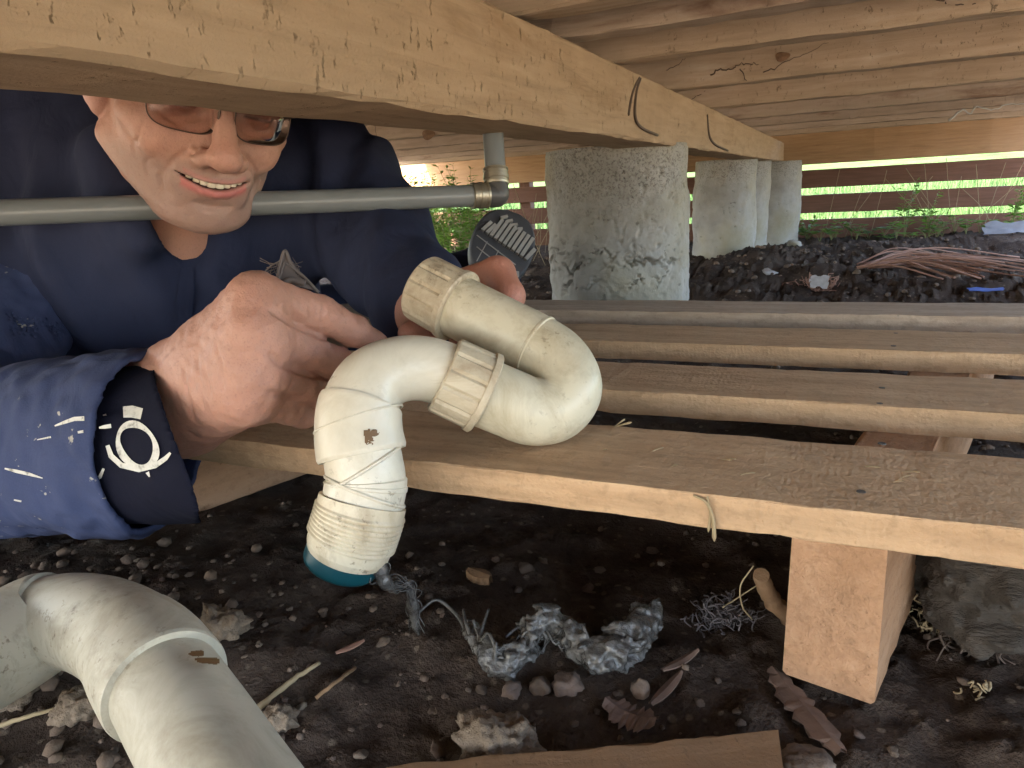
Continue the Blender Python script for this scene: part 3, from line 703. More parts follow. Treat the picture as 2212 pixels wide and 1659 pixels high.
# ================================================================== THE MAN
HR = np.array([[0.45802, 0.81502, 0.35491], [0.87130, -0.49074, 0.00249], [-0.17620, -0.30810, 0.93490]])
HO = np.array([-0.54261, 0.53258, 0.10554]) + CAM
HS = 0.985
def h2w(p): return HO + (np.asarray(p, float) * HS / 1000) @ HR.T
def w2h(p): return ((p - HO.astype(np.float32)) @ HR.astype(np.float32)) * np.float32(1000 / HS)
def lipc(x): return -68.0 + 8.0 * (x / 31.) ** 2            # smile curve, mm
def lipy(x): return 96.0 - 12.5 * (np.abs(x) / 31.) ** 1.8
def head0(p):
    p = np.stack([np.where(p[..., 0] < 0, p[..., 0] * .915, p[..., 0]), p[..., 1], p[..., 2]], -1)
    x, y, z = p[..., 0], p[..., 1], p[..., 2]
    s = np.stack([np.abs(x), y, z], -1)
    d = ell(p, (0, -8, 32), (77, 97, 84))
    d = smin(d, ell(p, (0, 30, -30), (64, 60, 66)), 22)
    d = smin(d, cap(s, (57, 6, -54), (27, 62, -94), 17, 16), 22)
    d = smin(d, ell(p, (0, 72, -101), (28, 17, 17)), 16)
    d = smin(d, ell(s, (48, 56, -24), (21, 20, 15)), 14)          # cheek bones
    d = smin(d, ell(s, (38, 72, -38), (19, 14, 17)), 13)           # smiling cheeks
    d = smin(d, ell(p, (0, 79, -66), (34, 15.5, 26)), 14)         # muzzle
    d = smin(d, cap(s, (12, 88, 13), (42, 78, 14), 9, 8), 10)     # brow
    d = smax(d, -ell(s, (32, 98, -4), (19, 13, 13)), 9)           # eye sockets
    d = smin(d, ell(s, (32, 75.5, -4), (15, 13.5, 12.5)), 3)      # lids
    # nose
    n = cap(p, (0, 90, 2), (0, 108, -36), 7.5, 11.0)
    n = smin(n, ell(p, (0, 109, -40), (14, 12, 11)), 6)
    n = smin(n, ell(s, (14.5, 97, -44), (9.0, 10.5, 8.5)), 4)
    d = smin(d, n, 6)
    d = smax(d, -ell(s, (7, 104, -52.5), (4, 6, 3.5)), 2)
    d = smax(d, -cap(s, (21, 95, -50), (19.5, 96, -37), 1.4), 2.5)
    d = d + (.35 * vnoise(p * .16, 31) + .25 * vnoise(p * np.array([.5, .5, .28]), 32)).astype(np.float32)
    # lips
    xs = np.linspace(-29, 29, 7); up = [(q, lipy(q) - 1.2, lipc(q) + 3.2 * (1 - (q / 33) ** 2) + 1.2) for q in xs]
    lo_ = [(q, lipy(q) - 2.2, lipc(q) - 5.2 * (1 - (q / 33) ** 2) - .6) for q in xs]
    d = smin(d, chain(p, up, [1.2, 2.2, 2.7, 2.8, 2.7, 2.2, 1.2], 1.5), 3)
    d = smin(d, chain(p, lo_, [1.2, 2.8, 4.0, 4.3, 4.0, 2.8, 1.2], 1.5), 3)
    d = smax(d, -ell(p, (0, 93, -87), (17, 5, 4)), 6)            # dip under the lower lip
    d = smax(d, -ell(p, (0, 99, -58), (3, 4, 8)), 4)             # philtrum
    hh = 2.5 * np.clip(1 - (x / 31) ** 2, 0, 1) + .35
    slit = np.maximum(np.maximum(np.abs(z - lipc(x)) - hh, np.abs(x) - 31), 76 - y)
    d = smax(d, -slit, .8)
    # ears
    e = ell(s, (78, -8, -3), (7, 17, 30)); e = smin(e, ell(s, (72, 2, -29), (7.5, 11, 12)), 6)
    e = smax(e, -ell(s, (87, -8, 2), (6, 10, 20)), 3); d = smin(d, e, 4)
    # neck
    nk = cap(p, (0, -24, -55), (0, -108, -158), 50, 47); nk = smin(nk, cap(s, (42, -24, -64), (14, -70, -150), 11, 10), 12)
    nk = smin(nk, ell(p, (0, 12, -108), (12, 12, 14)), 16)
    return smin(d, nk, 16)
def face_y(x, z):
    ys = np.linspace(132, 20, 450); v_ = head0(np.stack([np.full_like(ys, x), ys, np.full_like(ys, z)], -1).astype(np.float32)); return float(ys[int(np.argmax(v_ < 0))])
FCR = []
for pts_, r_c, k_c, sides in (([(19, -36), (26, -42), (34, -51), (39, -61), (41, -71), (39, -80)], 1.5, 3.4, (-1, 1)), ([(48, -54), (51, -62), (49, -74)], .7, 2.2, (-1, 1)), ([(57, -24), (61, -35), (61, -48), (58, -60)], 1.1, 2.0, (-1,)),
                              ([(53, 3), (60, 6), (66, 8)], .7, 1.4, (-1, 1)), ([(53, -4), (60, -5), (67, -3)], .8, 1.4, (-1, 1)), ([(52, -10), (59, -13), (65, -14)], .7, 1.4, (-1, 1)), ([(13, -13), (22, -19), (34, -21), (47, -16)], .9, 2.0, (-1, 1)), ([(-15, -86), (-5, -88), (5, -88), (15, -86)], 1.0, 3.0, (1,))):
    for sd in sides:
        q = crom([np.array([sd * a_, b_, 0.]) for a_, b_ in pts_], 3); FCR.append((np.array([(a_[0], face_y(a_[0], a_[1]) + .2, a_[1]) for a_ in q], np.float32), r_c, k_c))
def head_mm(p):
    d = head0(p); near = np.abs(d) < 12
    if near.any():
        q = p[near]; e = d[near]
        for c_, r_c, k_c in FCR:
            m_ = ((q > c_.min(0) - 8) & (q < c_.max(0) + 8)).all(1)
            if m_.any(): e[m_] = smax(e[m_], -chain(q[m_], c_, [r_c * .35] + [r_c] * (len(c_) - 2) + [r_c * .35], 1.), k_c)
        d = d.copy(); d[near] = e
    return d
def skin_head_col(p):
    p = np.stack([np.where(p[..., 0] < 0, p[..., 0] * .915, p[..., 0]), p[..., 1], p[..., 2]], -1)
    x, y, z = p[..., 0], p[..., 1], p[..., 2]; n = len(x)
    C = np.tile(np.array([.42, .245, .188]), (n, 1))
    def mixc(w, c):
        nonlocal C
        w = np.clip(w, 0, 1)[:, None]; C = C * (1 - w) + np.array(c) * w
    g = lambda c, r: np.exp(-(((x - c[0]) / r[0]) ** 2 + ((y - c[1]) / r[1]) ** 2 + ((z - c[2]) / r[2]) ** 2))
    mixc(.7 * g((0, 110, -36), (14, 16, 14)), (.47, .225, .18))
    mixc(.4 * (g((40, 78, -36), (18, 20, 16)) + g((-40, 78, -36), (18, 20, 16))), (.47, .24, .185))
    mixc(.8 * (g((-78, -8, -20), (10, 24, 30)) + g((78, -8, -20), (10, 24, 30))), (.48, .25, .215))
    # shaven beard area
    b = np.clip((-46 - z) / 14, 0, 1) * np.clip((y - 5) / 40, 0, 1) * np.clip((z + 135) / 20, 0, 1)
    mixc(.68 * b, (.25, .175, .15))
    lp = np.exp(-((z - lipc(x) + 5.5) / 4.2) ** 2) * (np.abs(x) < 27) * (y > 80); mixc(1.0 * lp, (.46, .15, .14))
    lp = np.exp(-((z - lipc(x) - 5.2) / 1.8) ** 2) * (np.abs(x) < 26) * (y > 80); mixc(.75 * lp, (.42, .17, .15))
    hh = 2.5 * np.clip(1 - (x / 31) ** 2, 0, 1) + .35
    mixc(1.0 * ((np.abs(z - lipc(x)) < hh + .3) & (y < lipy(x) - 3.5) & (np.abs(x) < 29) & (y > 70)), (.10, .022, .02))
    mixc(.9 * ((z > 48) | ((y < 10) & (z > 10) & (np.abs(x) < 76)) | (y < -45) & (z > -40)), (.16, .145, .13))     # cropped grey hair
    mixc(.55 * np.exp(-((z - 17 - .0 * x) / 4) ** 2) * (np.abs(x) > 12) * (np.abs(x) < 48) * (y > 60), (.14, .10, .08))
    mixc(.7 * np.exp(-((z + 5) / 1.3) ** 2) * (np.abs(np.abs(x) - 32) < 13) * (y > 70), (.05, .03, .025))
    return C

# hands: joints measured on the photograph
W1 = at(352, 862, .525)
RH = dict(index=P3([(552, 640, .450), (690, 680, .492), (765, 716, .515), (812, 740, .532)]),
          middle=P3([(558, 716, .442), (668, 760, .490), (735, 788, .515), (770, 800, .535)]),
          ring=P3([(550, 800, .444), (645, 832, .492), (690, 850, .515), (700, 850, .535)]),
          pinky=P3([(533, 866, .452), (620, 880, .495), (655, 895, .515), (665, 890, .53)]))
RR = dict(index=[.0140, .0136, .0112, .0085], middle=[.0142, .0136, .0115, .009], ring=[.0138, .0130, .0110, .009], pinky=[.0128, .0118, .0100, .008])
RE = at(-160, 985, .62)
def rhand0(p):
    d = cap(p, RE, at(300, 885, .540), .042, .029)
    wr = cap(p, at(300, 850, .540), at(372, 822, .520), .027, .023); wr = smin(wr, cap(p, at(300, 910, .540), at(385, 908, .522), .027, .023), .02)
    d = smin(d, wr, .02)
    ct = dict(index=at(408, 800, .515), middle=at(415, 835, .507), ring=at(415, 872, .508), pinky=at(408, 905, .515))
    for k in RH:
        d = smin(d, cap(p, ct[k], RH[k][0], .0195 if k != 'pinky' else .018, RR[k][0] + .0010), .030)
    d = smin(d, ell_w(p, at(480, 800, .490), .030), .02)
    f = None
    for k in RH:
        e = chain(p, RH[k], RR[k], .003)
        f = e if f is None else smin(f, e, .0022)
    d = smin(d, f, .007)
    d = d + (.0007 * vnoise(p * 150, 66) + .0004 * vnoise(p * 420, 67)).astype(np.float32)
    for k in RH:      # knuckles and tendons
        q = RH[k][0] - ray(PCX, PCY) * (RR[k][0] - .0045); d = smin(d, ell_w(p, q, .0075), .006)
        d = smin(d, cap(p, ct[k] - ray(PCX, PCY) * .0175, q + ray(PCX, PCY) * .002, .0022, .0035), .007)
    th_ = chain(p, P3([(410, 800, .540), (520, 730, .530), (610, 735, .525), (680, 760, .528)]), [.018, .015, .0125, .010], .006)
    d = smin(d, th_, .008)
    return d
def ell_w(p, c, r): return np.linalg.norm(p - np.asarray(c, np.float32), axis=-1) - r
def trace(px, py, fn, d0, d1):
    ds = np.linspace(d0, d1, 700); P = CAM + ray(px, py) * ds[:, None]; v_ = fn(P.astype(np.float32)); k = int(np.argmax(v_ < 0))
    return ds[k] if v_[k] < 0 else d1
CRE = []
for pts_, r_c in (([(584, 668), (605, 682), (630, 698), (655, 712), (700, 730), (750, 746)], .0018), ([(584, 764), (600, 780), (625, 795), (655, 806), (690, 814)], .0018), ([(580, 846), (605, 853), (650, 860)], .0016),
                  ([(396, 790), (402, 830), (410, 870), (422, 912)], .0008), ([(676, 652), (670, 676), (676, 700)], .0007), ([(688, 654), (682, 680), (686, 706)], .0008), ([(700, 660), (695, 684), (698, 708)], .0007),
                  ([(640, 636), (634, 650), (634, 662)], .0005), ([(440, 790), (452, 830), (455, 862)], .0005), ([(465, 740), (480, 790), (482, 840)], .0005), ([(425, 770), (432, 820), (440, 880)], .0004)):
    c_ = crom([np.array([a_, b_, 0.]) for a_, b_ in pts_], 3); CRE.append(([at(q[0], q[1], trace(q[0], q[1], rhand0, .40, .56)) for q in c_], r_c * 1.15))
def rhand(p):
    d = rhand0(p)
    for pts_, r_c in CRE:
        a_ = np.array(pts_, np.float32); m_ = ((p > a_.min(0) - .006) & (p < a_.max(0) + .006)).all(1)
        if m_.any(): d[m_] = smax(d[m_], -chain(p[m_], a_, [r_c * .4] + [r_c] * (len(a_) - 2) + [r_c * .3], .0005), .0022)
    return d
LH = [at(985, 625, .585), at(1075, 592, .572), at(1098, 640, .556), at(1090, 668, .548)]
def lhand(p):
    d = cap(p, at(760, 560, .82), at(915, 668, .640), .040, .028)
    d = smin(d, cap(p, at(915, 668, .640), at(985, 655, .600), .026, .022), .02)
    d = smin(d, chain(p, LH, [.0150, .0140, .0128, .0105], .004), .010)
    d = smin(d, chain(p, [at(985, 660, .60), at(1040, 672, .590), at(1060, 705, .575), at(1040, 735, .565)], [.013, .0118, .0108, .009], .004), .008)
    d = smin(d, chain(p, [at(970, 690, .60), at(1000, 725, .590), at(1005, 760, .575)], [.0125, .011, .0095], .004), .008)
    d = smin(d, chain(p, [at(940, 690, .61), at(905, 735, .585), at(888, 722, .555)], [.013, .0118, .0105], .004), .008)
    return d
NB = h2w((0, -105, -180))          # base of the neck
SHR, SHL = at(70, 360, .86), at(690, 395, .875)
PEL = at(330, 860, 1.22)
def body_core(p):
    d = cap(p, h2w((0, -62, -105)), at(398, 590, .815), .044, .044); d = smin(d, cap(p, NB, at(360, 660, 1.0), .06, .10), .05); d = smin(d, cap(p, SHR, SHL, .07, .06), .08); d = smin(d, cap(p, at(360, 640, .98), PEL, .12, .13), .1)
    d = smin(d, cap(p, SHR, RE, .05, .045), .04); d = smin(d, cap(p, SHL, at(815, 530, .83), .05, .043), .04); d = smin(d, cap(p, at(815, 530, .83), at(915, 668, .640), .042, .028), .03)
    d = smin(d, cap(p, PEL, at(680, 735, 1.25), .075, .06), .05); d = smin(d, cap(p, at(680, 735, 1.25), at(1040, 600, 1.30), .055, .042), .03)
    d = smin(d, cap(p, PEL, at(80, 960, 1.05), .075, .055), .05)
    return d
person = empty('person', (float(PEL[0]), float(PEL[1]), 0), 'smiling man in navy work clothes and tinted glasses crouching under the beam', 'person')
parts = []
hc = HO
V1, Q1 = surf(lambda p: head_mm(w2h(p)) * np.float32(HS / 1000), h2w((0, 5, -30)) - .175, h2w((0, 5, -30)) + .175, .0016)
C1 = skin_head_col(w2h(V1.astype(np.float32)))
def box_of(pts, m): a_ = np.array(pts); return a_.min(0) - m, a_.max(0) + m
lo, hi = box_of([at(300, 850, .54), at(300, 930, .54)] + [q for k in RH for q in RH[k]] + [at(540, 690, .54)], .042)
V2, Q2 = surf(rhand, lo, hi, .0015)
def hand_col(V, knuckles):
    C = np.tile(np.array([.40, .215, .16]), (len(V), 1))
    for q, w_ in knuckles:
        g = np.exp(-(np.linalg.norm(V - q, axis=1) / .012) ** 2)[:, None] * w_; C = C * (1 - g) + np.array([.46, .215, .165]) * g
    return C
C2 = hand_col(V2, [(RH[k][i], .3) for k in RH for i in (0, 1, 2)])
lo, hi = box_of([at(930, 668, .63), *LH, at(1040, 735, .565), at(888, 722, .555), at(1005, 760, .575)], .035)
V3, Q3 = surf(lhand, lo, hi, .002); C3 = hand_col(V3, [(q, .9) for q in LH]) * np.array([.92, .78, .74])
lo, hi = box_of([NB, SHR, SHL, PEL, RE, at(1040, 600, 1.30), at(815, 530, .83), at(80, 960, 1.05)], .15)
V4, Q4 = surf(body_core, lo, hi, .009); C4 = np.tile(np.array([.47, .25, .18]), (len(V4), 1))
o1, o2, o3 = len(V1), len(V1) + len(V2), len(V1) + len(V2) + len(V3)
me = mesh_np('body', np.concatenate([V1, V2, V3, V4]), np.concatenate([Q1, Q2 + o1, Q3 + o2, Q4 + o3])); setcol(me, np.concatenate([C1, C2, C3, C4]))
obj('body', me, 'skin', person)
# upper teeth
tp = []
for k, (xc, w_, hgt) in enumerate([(-21, 5.4, 4.2), (-15.6, 5.6, 5.0), (-9.8, 6.0, 5.4), (-3.6, 7.2, 6.0), (3.6, 7.2, 6.0), (9.8, 6.0, 5.4), (15.6, 5.6, 5.0), (21, 5.4, 4.2)]):
    Vt, Ft = ICO[3]; Vt = np.sign(Vt) * np.abs(Vt) ** .55
    ang = -math.atan2(2 * .0125 * xc, 1)
    q = Vt * np.array([w_ / 2 + .25, 2.6, hgt / 2]); ca, sa = math.cos(ang), math.sin(ang); q = np.stack([q[:, 0] * ca - q[:, 1] * sa, q[:, 0] * sa + q[:, 1] * ca, q[:, 2]], 1)
    q = q + np.array([xc, 89.5 - .0125 * xc * xc, lipc(xc) + 2.6 - hgt / 2 + 1.0 * (1 - (xc / 25) ** 2)])
    tp.append((h2w(q), Ft))
obj('teeth', mk('teeth', *join(tp)), 'teeth_enamel', person)

# ---- spectacles
spec = empty('eyeglasses', h2w((0, 98, -4)), 'tinted rectangular eyeglasses with thin dark metal frame worn by the man', 'glasses')
def lens_outline(sx, n=48, k=1.0):
    a = np.linspace(0, 2 * np.pi, n, endpoint=False); c, s_ = np.cos(a), np.sin(a)
    xx = np.sign(c) * np.abs(c) ** .55 * 26.5 * k; zz = np.sign(s_) * np.abs(s_) ** .62 * 17.0 * k
    zz = np.where(zz < 0, zz * (1 - .0 * xx), zz); xx = xx * (1 + .05 * zz / 17)
    X_ = sx * 33 + xx; return np.stack([X_, 101.5 - .0045 * X_ ** 2 * (np.abs(X_) > 0), zz - 7.5], 1)
for sx in (-1, 1):
    Lo = lens_outline(sx); pth = h2w(np.concatenate([Lo, Lo[:2]]))
    obj('rim', mk('rim', *sweep(pth, .0006, 8, False)), 'spectacle_metal', spec)
    Vl = h2w(np.concatenate([Lo * .0 + Lo, Lo + np.array([0, -.5, 0]), [[sx * 33, 99.0, -7.5], [sx * 33, 98.5, -7.5]]])); n = len(Lo)
    Fl = [(2 * n, (j + 1) % n, j) for j in range(n)] + [(2 * n + 1, n + j, n + (j + 1) % n) for j in range(n)] + [(j, (j + 1) % n, n + (j + 1) % n, n + j) for j in range(n)]
    obj('lens', mk('lens', Vl, Fl), 'tinted_lens', spec)
    obj('temple', mk('temple', *sweep(h2w(crom([(sx * 59.5, 86, 2), (sx * 67, 80, 3), (sx * 74, 60, 3), (sx * 80, 10, 2), (sx * 80, -10, -2)], 6)), .0011, 8)), 'spectacle_metal', spec)
obj('bridge', mk('bridge', *sweep(h2w(crom([(-8.5, 99, 1), (-4, 102, 4), (4, 102, 4), (8.5, 99, 1)], 6)), .001, 8)), 'spectacle_metal', spec)

# ---- clothing
FORE_A, FORE_B = at(-170, 985, .635), at(345, 955, .515)
CUT0, CUT1, CUT2 = at(312, 758, .500), at(186, 1030, .446), at(405, 1060, .560)
_cn = np.cross(CUT1 - CUT0, CUT2 - CUT0); _cn = _cn / np.linalg.norm(_cn)
if _cn @ (FORE_B - FORE_A) < 0: _cn = -_cn
def ridges(p, dirv, f, seed):
    q = p @ np.asarray(dirv, np.float32); n = vnoise(p * 9, seed)
    return np.sin(q * f + n * 3.2) * (vnoise(p * 7 + 5, seed + 1) * .5 + .5)
def sleeve_r(p):
    q = p.copy(); w_ = vnoise(p * 24, 41) * .0035 + vnoise(p * np.array([55, 55, 30]), 43) * .0018 + .0065 * ridges(p, _n(np.array([.55, .35, .75])), 80, 45) + .002 * vnoise(p * 90, 46)
    d = cap(p, FORE_A, FORE_B + (FORE_B - FORE_A) * .25, .068, .064) + w_.astype(np.float32)
    d = smin(d, cap(p, at(60, 560, .80), FORE_A, .075, .068) + w_.astype(np.float32), .04)
    ct_ = (p - CUT0.astype(np.float32)) @ _cn.astype(np.float32) + .004 * vnoise(p * 30, 44).astype(np.float32)
    return np.maximum(np.abs(d + .0012) - .0022, ct_)
def shirt(p):
    d = cap(p, at(330, 470, .93), at(380, 700, 1.0), .165, .165)
    d = smin(d, cap(p, at(330, 500, .850), at(420, 760, .93), .120, .15), .08)
    d = smin(d, cap(p, at(420, 600, .865), at(420, 640, .87), .12, .12), .06)
    d = smin(d, cap(p, at(150, 330, .86), at(250, 520, .83), .10, .11), .08)
    d = smin(d, cap(p, at(215, 250, .80), at(318, 500, .765), .058, .050), .03)
    d = smin(d, cap(p, at(238, 330, .715), at(322, 505, .705), .030, .024), .02)
    d = smin(d, cap(p, at(150, 330, .93), SHL, .135, .085), .09)
    d = smin(d, ell_w(p, at(70, 370, .90), .135), .08)
    d = smin(d, cap(p, at(360, 680, 1.0), PEL, .155, .15), .1)
    d = smin(d, cap(p, at(60, 380, .87), at(30, 640, .79), .088, .080), .06)
    a2 = cap(p, SHL, at(812, 520, .82), .074, .066); a2 = smin(a2, cap(p, at(812, 520, .82), at(915, 660, .650), .066, .045), .035)
    d = smin(d, a2, .05)
    # front placket folds falling from the collar
    d = d + (.0085 * ridges(p, _n(np.array([.9, .35, .15])), 75, 51) + .0055 * vnoise(p * 16, 53) + .0020 * vnoise(p * 48, 55)).astype(np.float32)
    # open V neck
    vo = smin(cap(p, h2w((0, 10, -122)), at(394, 585, .745), .030, .0015), cap(p, h2w((0, -20, -135)), at(394, 575, .775), .030, .002), .01)
    d = smax(d, -vo, .003)
    return d
lo, hi = box_of([at(0, 330, .93), at(330, 470, .93), at(360, 680, 1.0), SHL, at(930, 660, .65), PEL, at(30, 640, .79)], .17)
V, Q = surf(shirt, lo, hi, .0048); obj('work_shirt', mesh_np('work_shirt', V, Q), 'navy_cloth', person)
lo, hi = box_of([FORE_A, FORE_B, at(400, 1060, .56), at(60, 560, .80)], .085)
V, Q = surf(sleeve_r, lo, hi, .0022); slv = obj('sleeve', mesh_np('sleeve', V, Q), 'navy_sleeve', person); slv['label'] = 'paler blue paint-scuffed sleeve on the arm nearest the camera'
# faded ring print inside the turned cuff
def trace(px, py, fn, d0, d1):
    ds = np.linspace(d0, d1, 500); P = CAM + ray(px, py) * ds[:, None]; v_ = fn(P.astype(np.float32)); k = np.argmax(v_ < 0)
    return ds[k] if v_[k] < 0 else None
CF0, CF1, CF2 = at(312, 765, .49), at(398, 1000, .455), at(405, 1060, .56)
_fn = np.cross(CF1 - CF0, CF2 - CF0); _fn = _fn / np.linalg.norm(_fn)
if _fn @ (FORE_B - FORE_A) < 0: _fn = -_fn
def lining(p):
    w_ = vnoise(p * 24, 41) * .0030 + vnoise(p * np.array([55, 55, 30]), 43) * .0014
    return cap(p, FORE_A, FORE_B + (FORE_B - FORE_A) * .25, .058, .0565) + w_.astype(np.float32)
def inner_cuff(p):
    a_ = (p - CF0.astype(np.float32)) @ _fn.astype(np.float32); b_ = -((p - at(60, 950, .58).astype(np.float32)) @ _n(FORE_B - FORE_A).astype(np.float32))
    return np.maximum(np.maximum(np.abs(lining(p) + .0012) - .0018, a_ + .003 * vnoise(p * 26, 77).astype(np.float32)), b_)
lo, hi = box_of([at(60, 950, .58), FORE_B], .085)
V, Q = surf(inner_cuff, lo, hi, .0020); cuf = obj('cuff', mesh_np('cuff', V, Q), 'navy_lining', person); cuf['label'] = 'dark inner cuff with a white ring print'
def strip(pts, wpx, closed=False, lift=.0024, fn=None, d0=.38, d1=.62):
    fn = fn or lining
    pts = np.array(pts, float); n = len(pts); T = np.gradient(pts, axis=0)
    if closed: T = np.roll(pts, -1, 0) - np.roll(pts, 1, 0)
    Nn = np.stack([-T[:, 1], T[:, 0]], 1); Nn /= np.linalg.norm(Nn, axis=1)[:, None]; V = []
    for s_ in (-1, 1):
        for k in range(n):
            q = pts[k] + Nn[k] * s_ * wpx[k] / 2
            ds = np.linspace(d0, d1, 700); P = CAM + ray(*q) * ds[:, None]; v_ = fn(P.astype(np.float32)); j = int(np.argmax(v_ < 0)); V.append(at(*q, ds[j] - lift))
    Fc = [(k, (k + 1) % n, n + (k + 1) % n, n + k) for k in range(n if closed else n - 1)]
    return V, Fc
ra = np.linspace(0, 2 * np.pi, 40, endpoint=False)
ring = [(296 + 42 * np.cos(a_) * .95 + 10 * np.sin(a_), 962 + 46 * np.sin(a_)) for a_ in ra]
pr = [strip(ring, [12 + 4 * math.sin(3 * a_) for a_ in ra], True),
      strip([(232, 962), (240, 985), (262, 1005), (300, 1014), (335, 1006), (358, 990), (368, 978)], [9, 12, 12, 12, 11, 10, 5]),
      strip([(266, 890), (285, 889), (306, 894)], [24, 26, 24]), strip([(224, 1012), (216, 1030), (203, 1042)], [5, 8, 3]), strip([(318, 1020), (323, 1030)], [8, 3])]
obj('ring_print', mk('ring_print', *join(pr)), 'white_print', cuf)
for pts_, w_ in (([(118, 920), (140, 912), (160, 905), (182, 904)], [3, 7, 9, 10]), ([(10, 1012), (35, 1018), (62, 1024), (92, 1033)], [3, 7, 7, 2]), ([(222, 896), (238, 893), (248, 884), (252, 868)], [4, 9, 9, 5]), ([(214, 924), (226, 922), (240, 920)], [4, 8, 9]), ([(168, 934), (180, 932)], [5, 6]), ([(30, 1080), (46, 1083)], [3, 4]), ([(80, 950), (110, 944)], [2, 4])):
    obj('paint_mark', mk('paint_mark', *strip(pts_, w_, False, .0008, sleeve_r)), 'white_print', slv)
for nme, pts_, w_ in (('placket', [(404, 580), (402, 620), (398, 670), (396, 720), (398, 760)], [26, 34, 36, 36, 36]),):
    obj(nme, mk(nme, *strip(crom([np.array([a_, b_]) for a_, b_ in pts_], 4), np.interp(np.linspace(0, 1, (len(pts_) - 1) * 4 + 1), np.linspace(0, 1, len(w_)), w_), False, .0035, shirt, .62, 1.0)), 'navy_cloth', person)
# trouser leg reaching back to the boot
def trouser(p):
    d = cap(p, PEL, at(680, 735, 1.25), .11, .085); d = smin(d, cap(p, at(680, 735, 1.25), at(1050, 598, 1.30), .08, .062), .04); d = smin(d, cap(p, PEL, at(80, 990, 1.05), .11, .08), .06)
    return d + (.006 * ridges(p, _n(np.array([.8, .2, .5])), 70, 61)).astype(np.float32)
lo, hi = box_of([PEL, at(1050, 598, 1.30), at(80, 990, 1.05), at(680, 735, 1.25)], .13)
V, Q = surf(trouser, lo, hi, .007); obj('trousers', mesh_np('trousers', V, Q), 'trouser_cloth', person)
# ---- boot with its sole towards the camera
bo = at(1084, 536, 1.17); bx = _n(RM @ [.94, .33, .12]); bz = _n(np.cross(bx, RM @ [-.10, .30, 1.0])); bnr = np.cross(bz, bx)
if bnr @ (CAM - bo) < 0: bnr = -bnr
bup = np.cross(bnr, bx)
if bup[2] < 0: bup = -bup
def b2w(u, v_, w_): return bo + bx * u + bup * v_ + bnr * w_
def sole_hw(v_):   # half width along the sole, heel at the bottom
    return .050 * np.sqrt(np.clip(1 - ((v_ - .005) / .062) ** 2, 0, 1)) ** .75
vs_ = np.linspace(-.0565, .0665, 26); ring_ = np.array([(sole_hw(v_) , v_) for v_ in vs_] + [(-sole_hw(v_), v_) for v_ in vs_[::-1]])
Vb = []; layers = [(-.11, .55), (-.075, .80), (-.04, .93), (-.022, .97), (-.020, 1.06), (.0, 1.06), (.004, 1.0)]
for w_, k in layers: Vb += [b2w(u * k, v_ * k, w_) for u, v_ in ring_]
n = len(ring_); Fb = [(i * n + j, i * n + (j + 1) % n, (i + 1) * n + (j + 1) % n, (i + 1) * n + j) for i in range(len(layers) - 1) for j in range(n)]
Fb += [tuple(range(n)), tuple((len(layers) - 1) * n + j for j in range(n))]
boot = obj('boot', flat_edges(mk('boot', Vb, Fb), 40), 'boot_rubber', person); boot['label'] = 'dark boot with its chevron treaded sole facing the camera'
def lug(u0, v0, u1, v1, w0, h=.006):
    a_ = np.array([u0, v0]); b_ = np.array([u1, v1]); t_ = (b_ - a_) / np.linalg.norm(b_ - a_); m_ = np.array([-t_[1], t_[0]]) * w0 / 2
    c_ = [a_ - m_, b_ - m_, b_ + m_, a_ + m_]; Vv = [b2w(x_, y_, .004) for x_, y_ in c_] + [b2w(*(np.array(q) * .97 + .03 * (a_ + b_) / 2), .004 + h) for q in c_]
    return Vv, [(4, 5, 6, 7), (0, 1, 5, 4), (1, 2, 6, 5), (2, 3, 7, 6), (3, 0, 4, 7)]
for k in range(11):
    u = -.040 + .0082 * k; vb = .014 - .0022 * k
    obj('tread_lug', mk('tread_lug', *lug(u, vb, u + .010, vb + min(.040, .034 + .001 * k) * (1 if 1 < k < 10 else .6), .0060), False), 'boot_lug', boot)
for k in range(5):
    u = -.018 + .010 * k
    if math.hypot((u + .012) / .05, (.052) / .066) < 1: obj('tread_lug', mk('tread_lug', *lug(u, .047 - .003 * k, u + .010, .055 - .004 * k, .0042), False), 'boot_lug', boot)
for (u0, v0, u1, v1) in ((-.046, .004, .030, -.022), (-.040, -.016, .022, -.038), (-.026, .000, -.032, -.040), (-.004, -.008, -.010, -.052), (.016, -.016, .012, -.046)):
    obj('tread_groove_line', mk('tread_groove_line', *lug(u0, v0, u1, v1, .0016, .0012), False), 'boot_lug', boot)
obj('sole_stud', mk('sole_stud', *lug(.026, -.040, .040, -.036, .010, .002), False), 'boot_lug', boot)

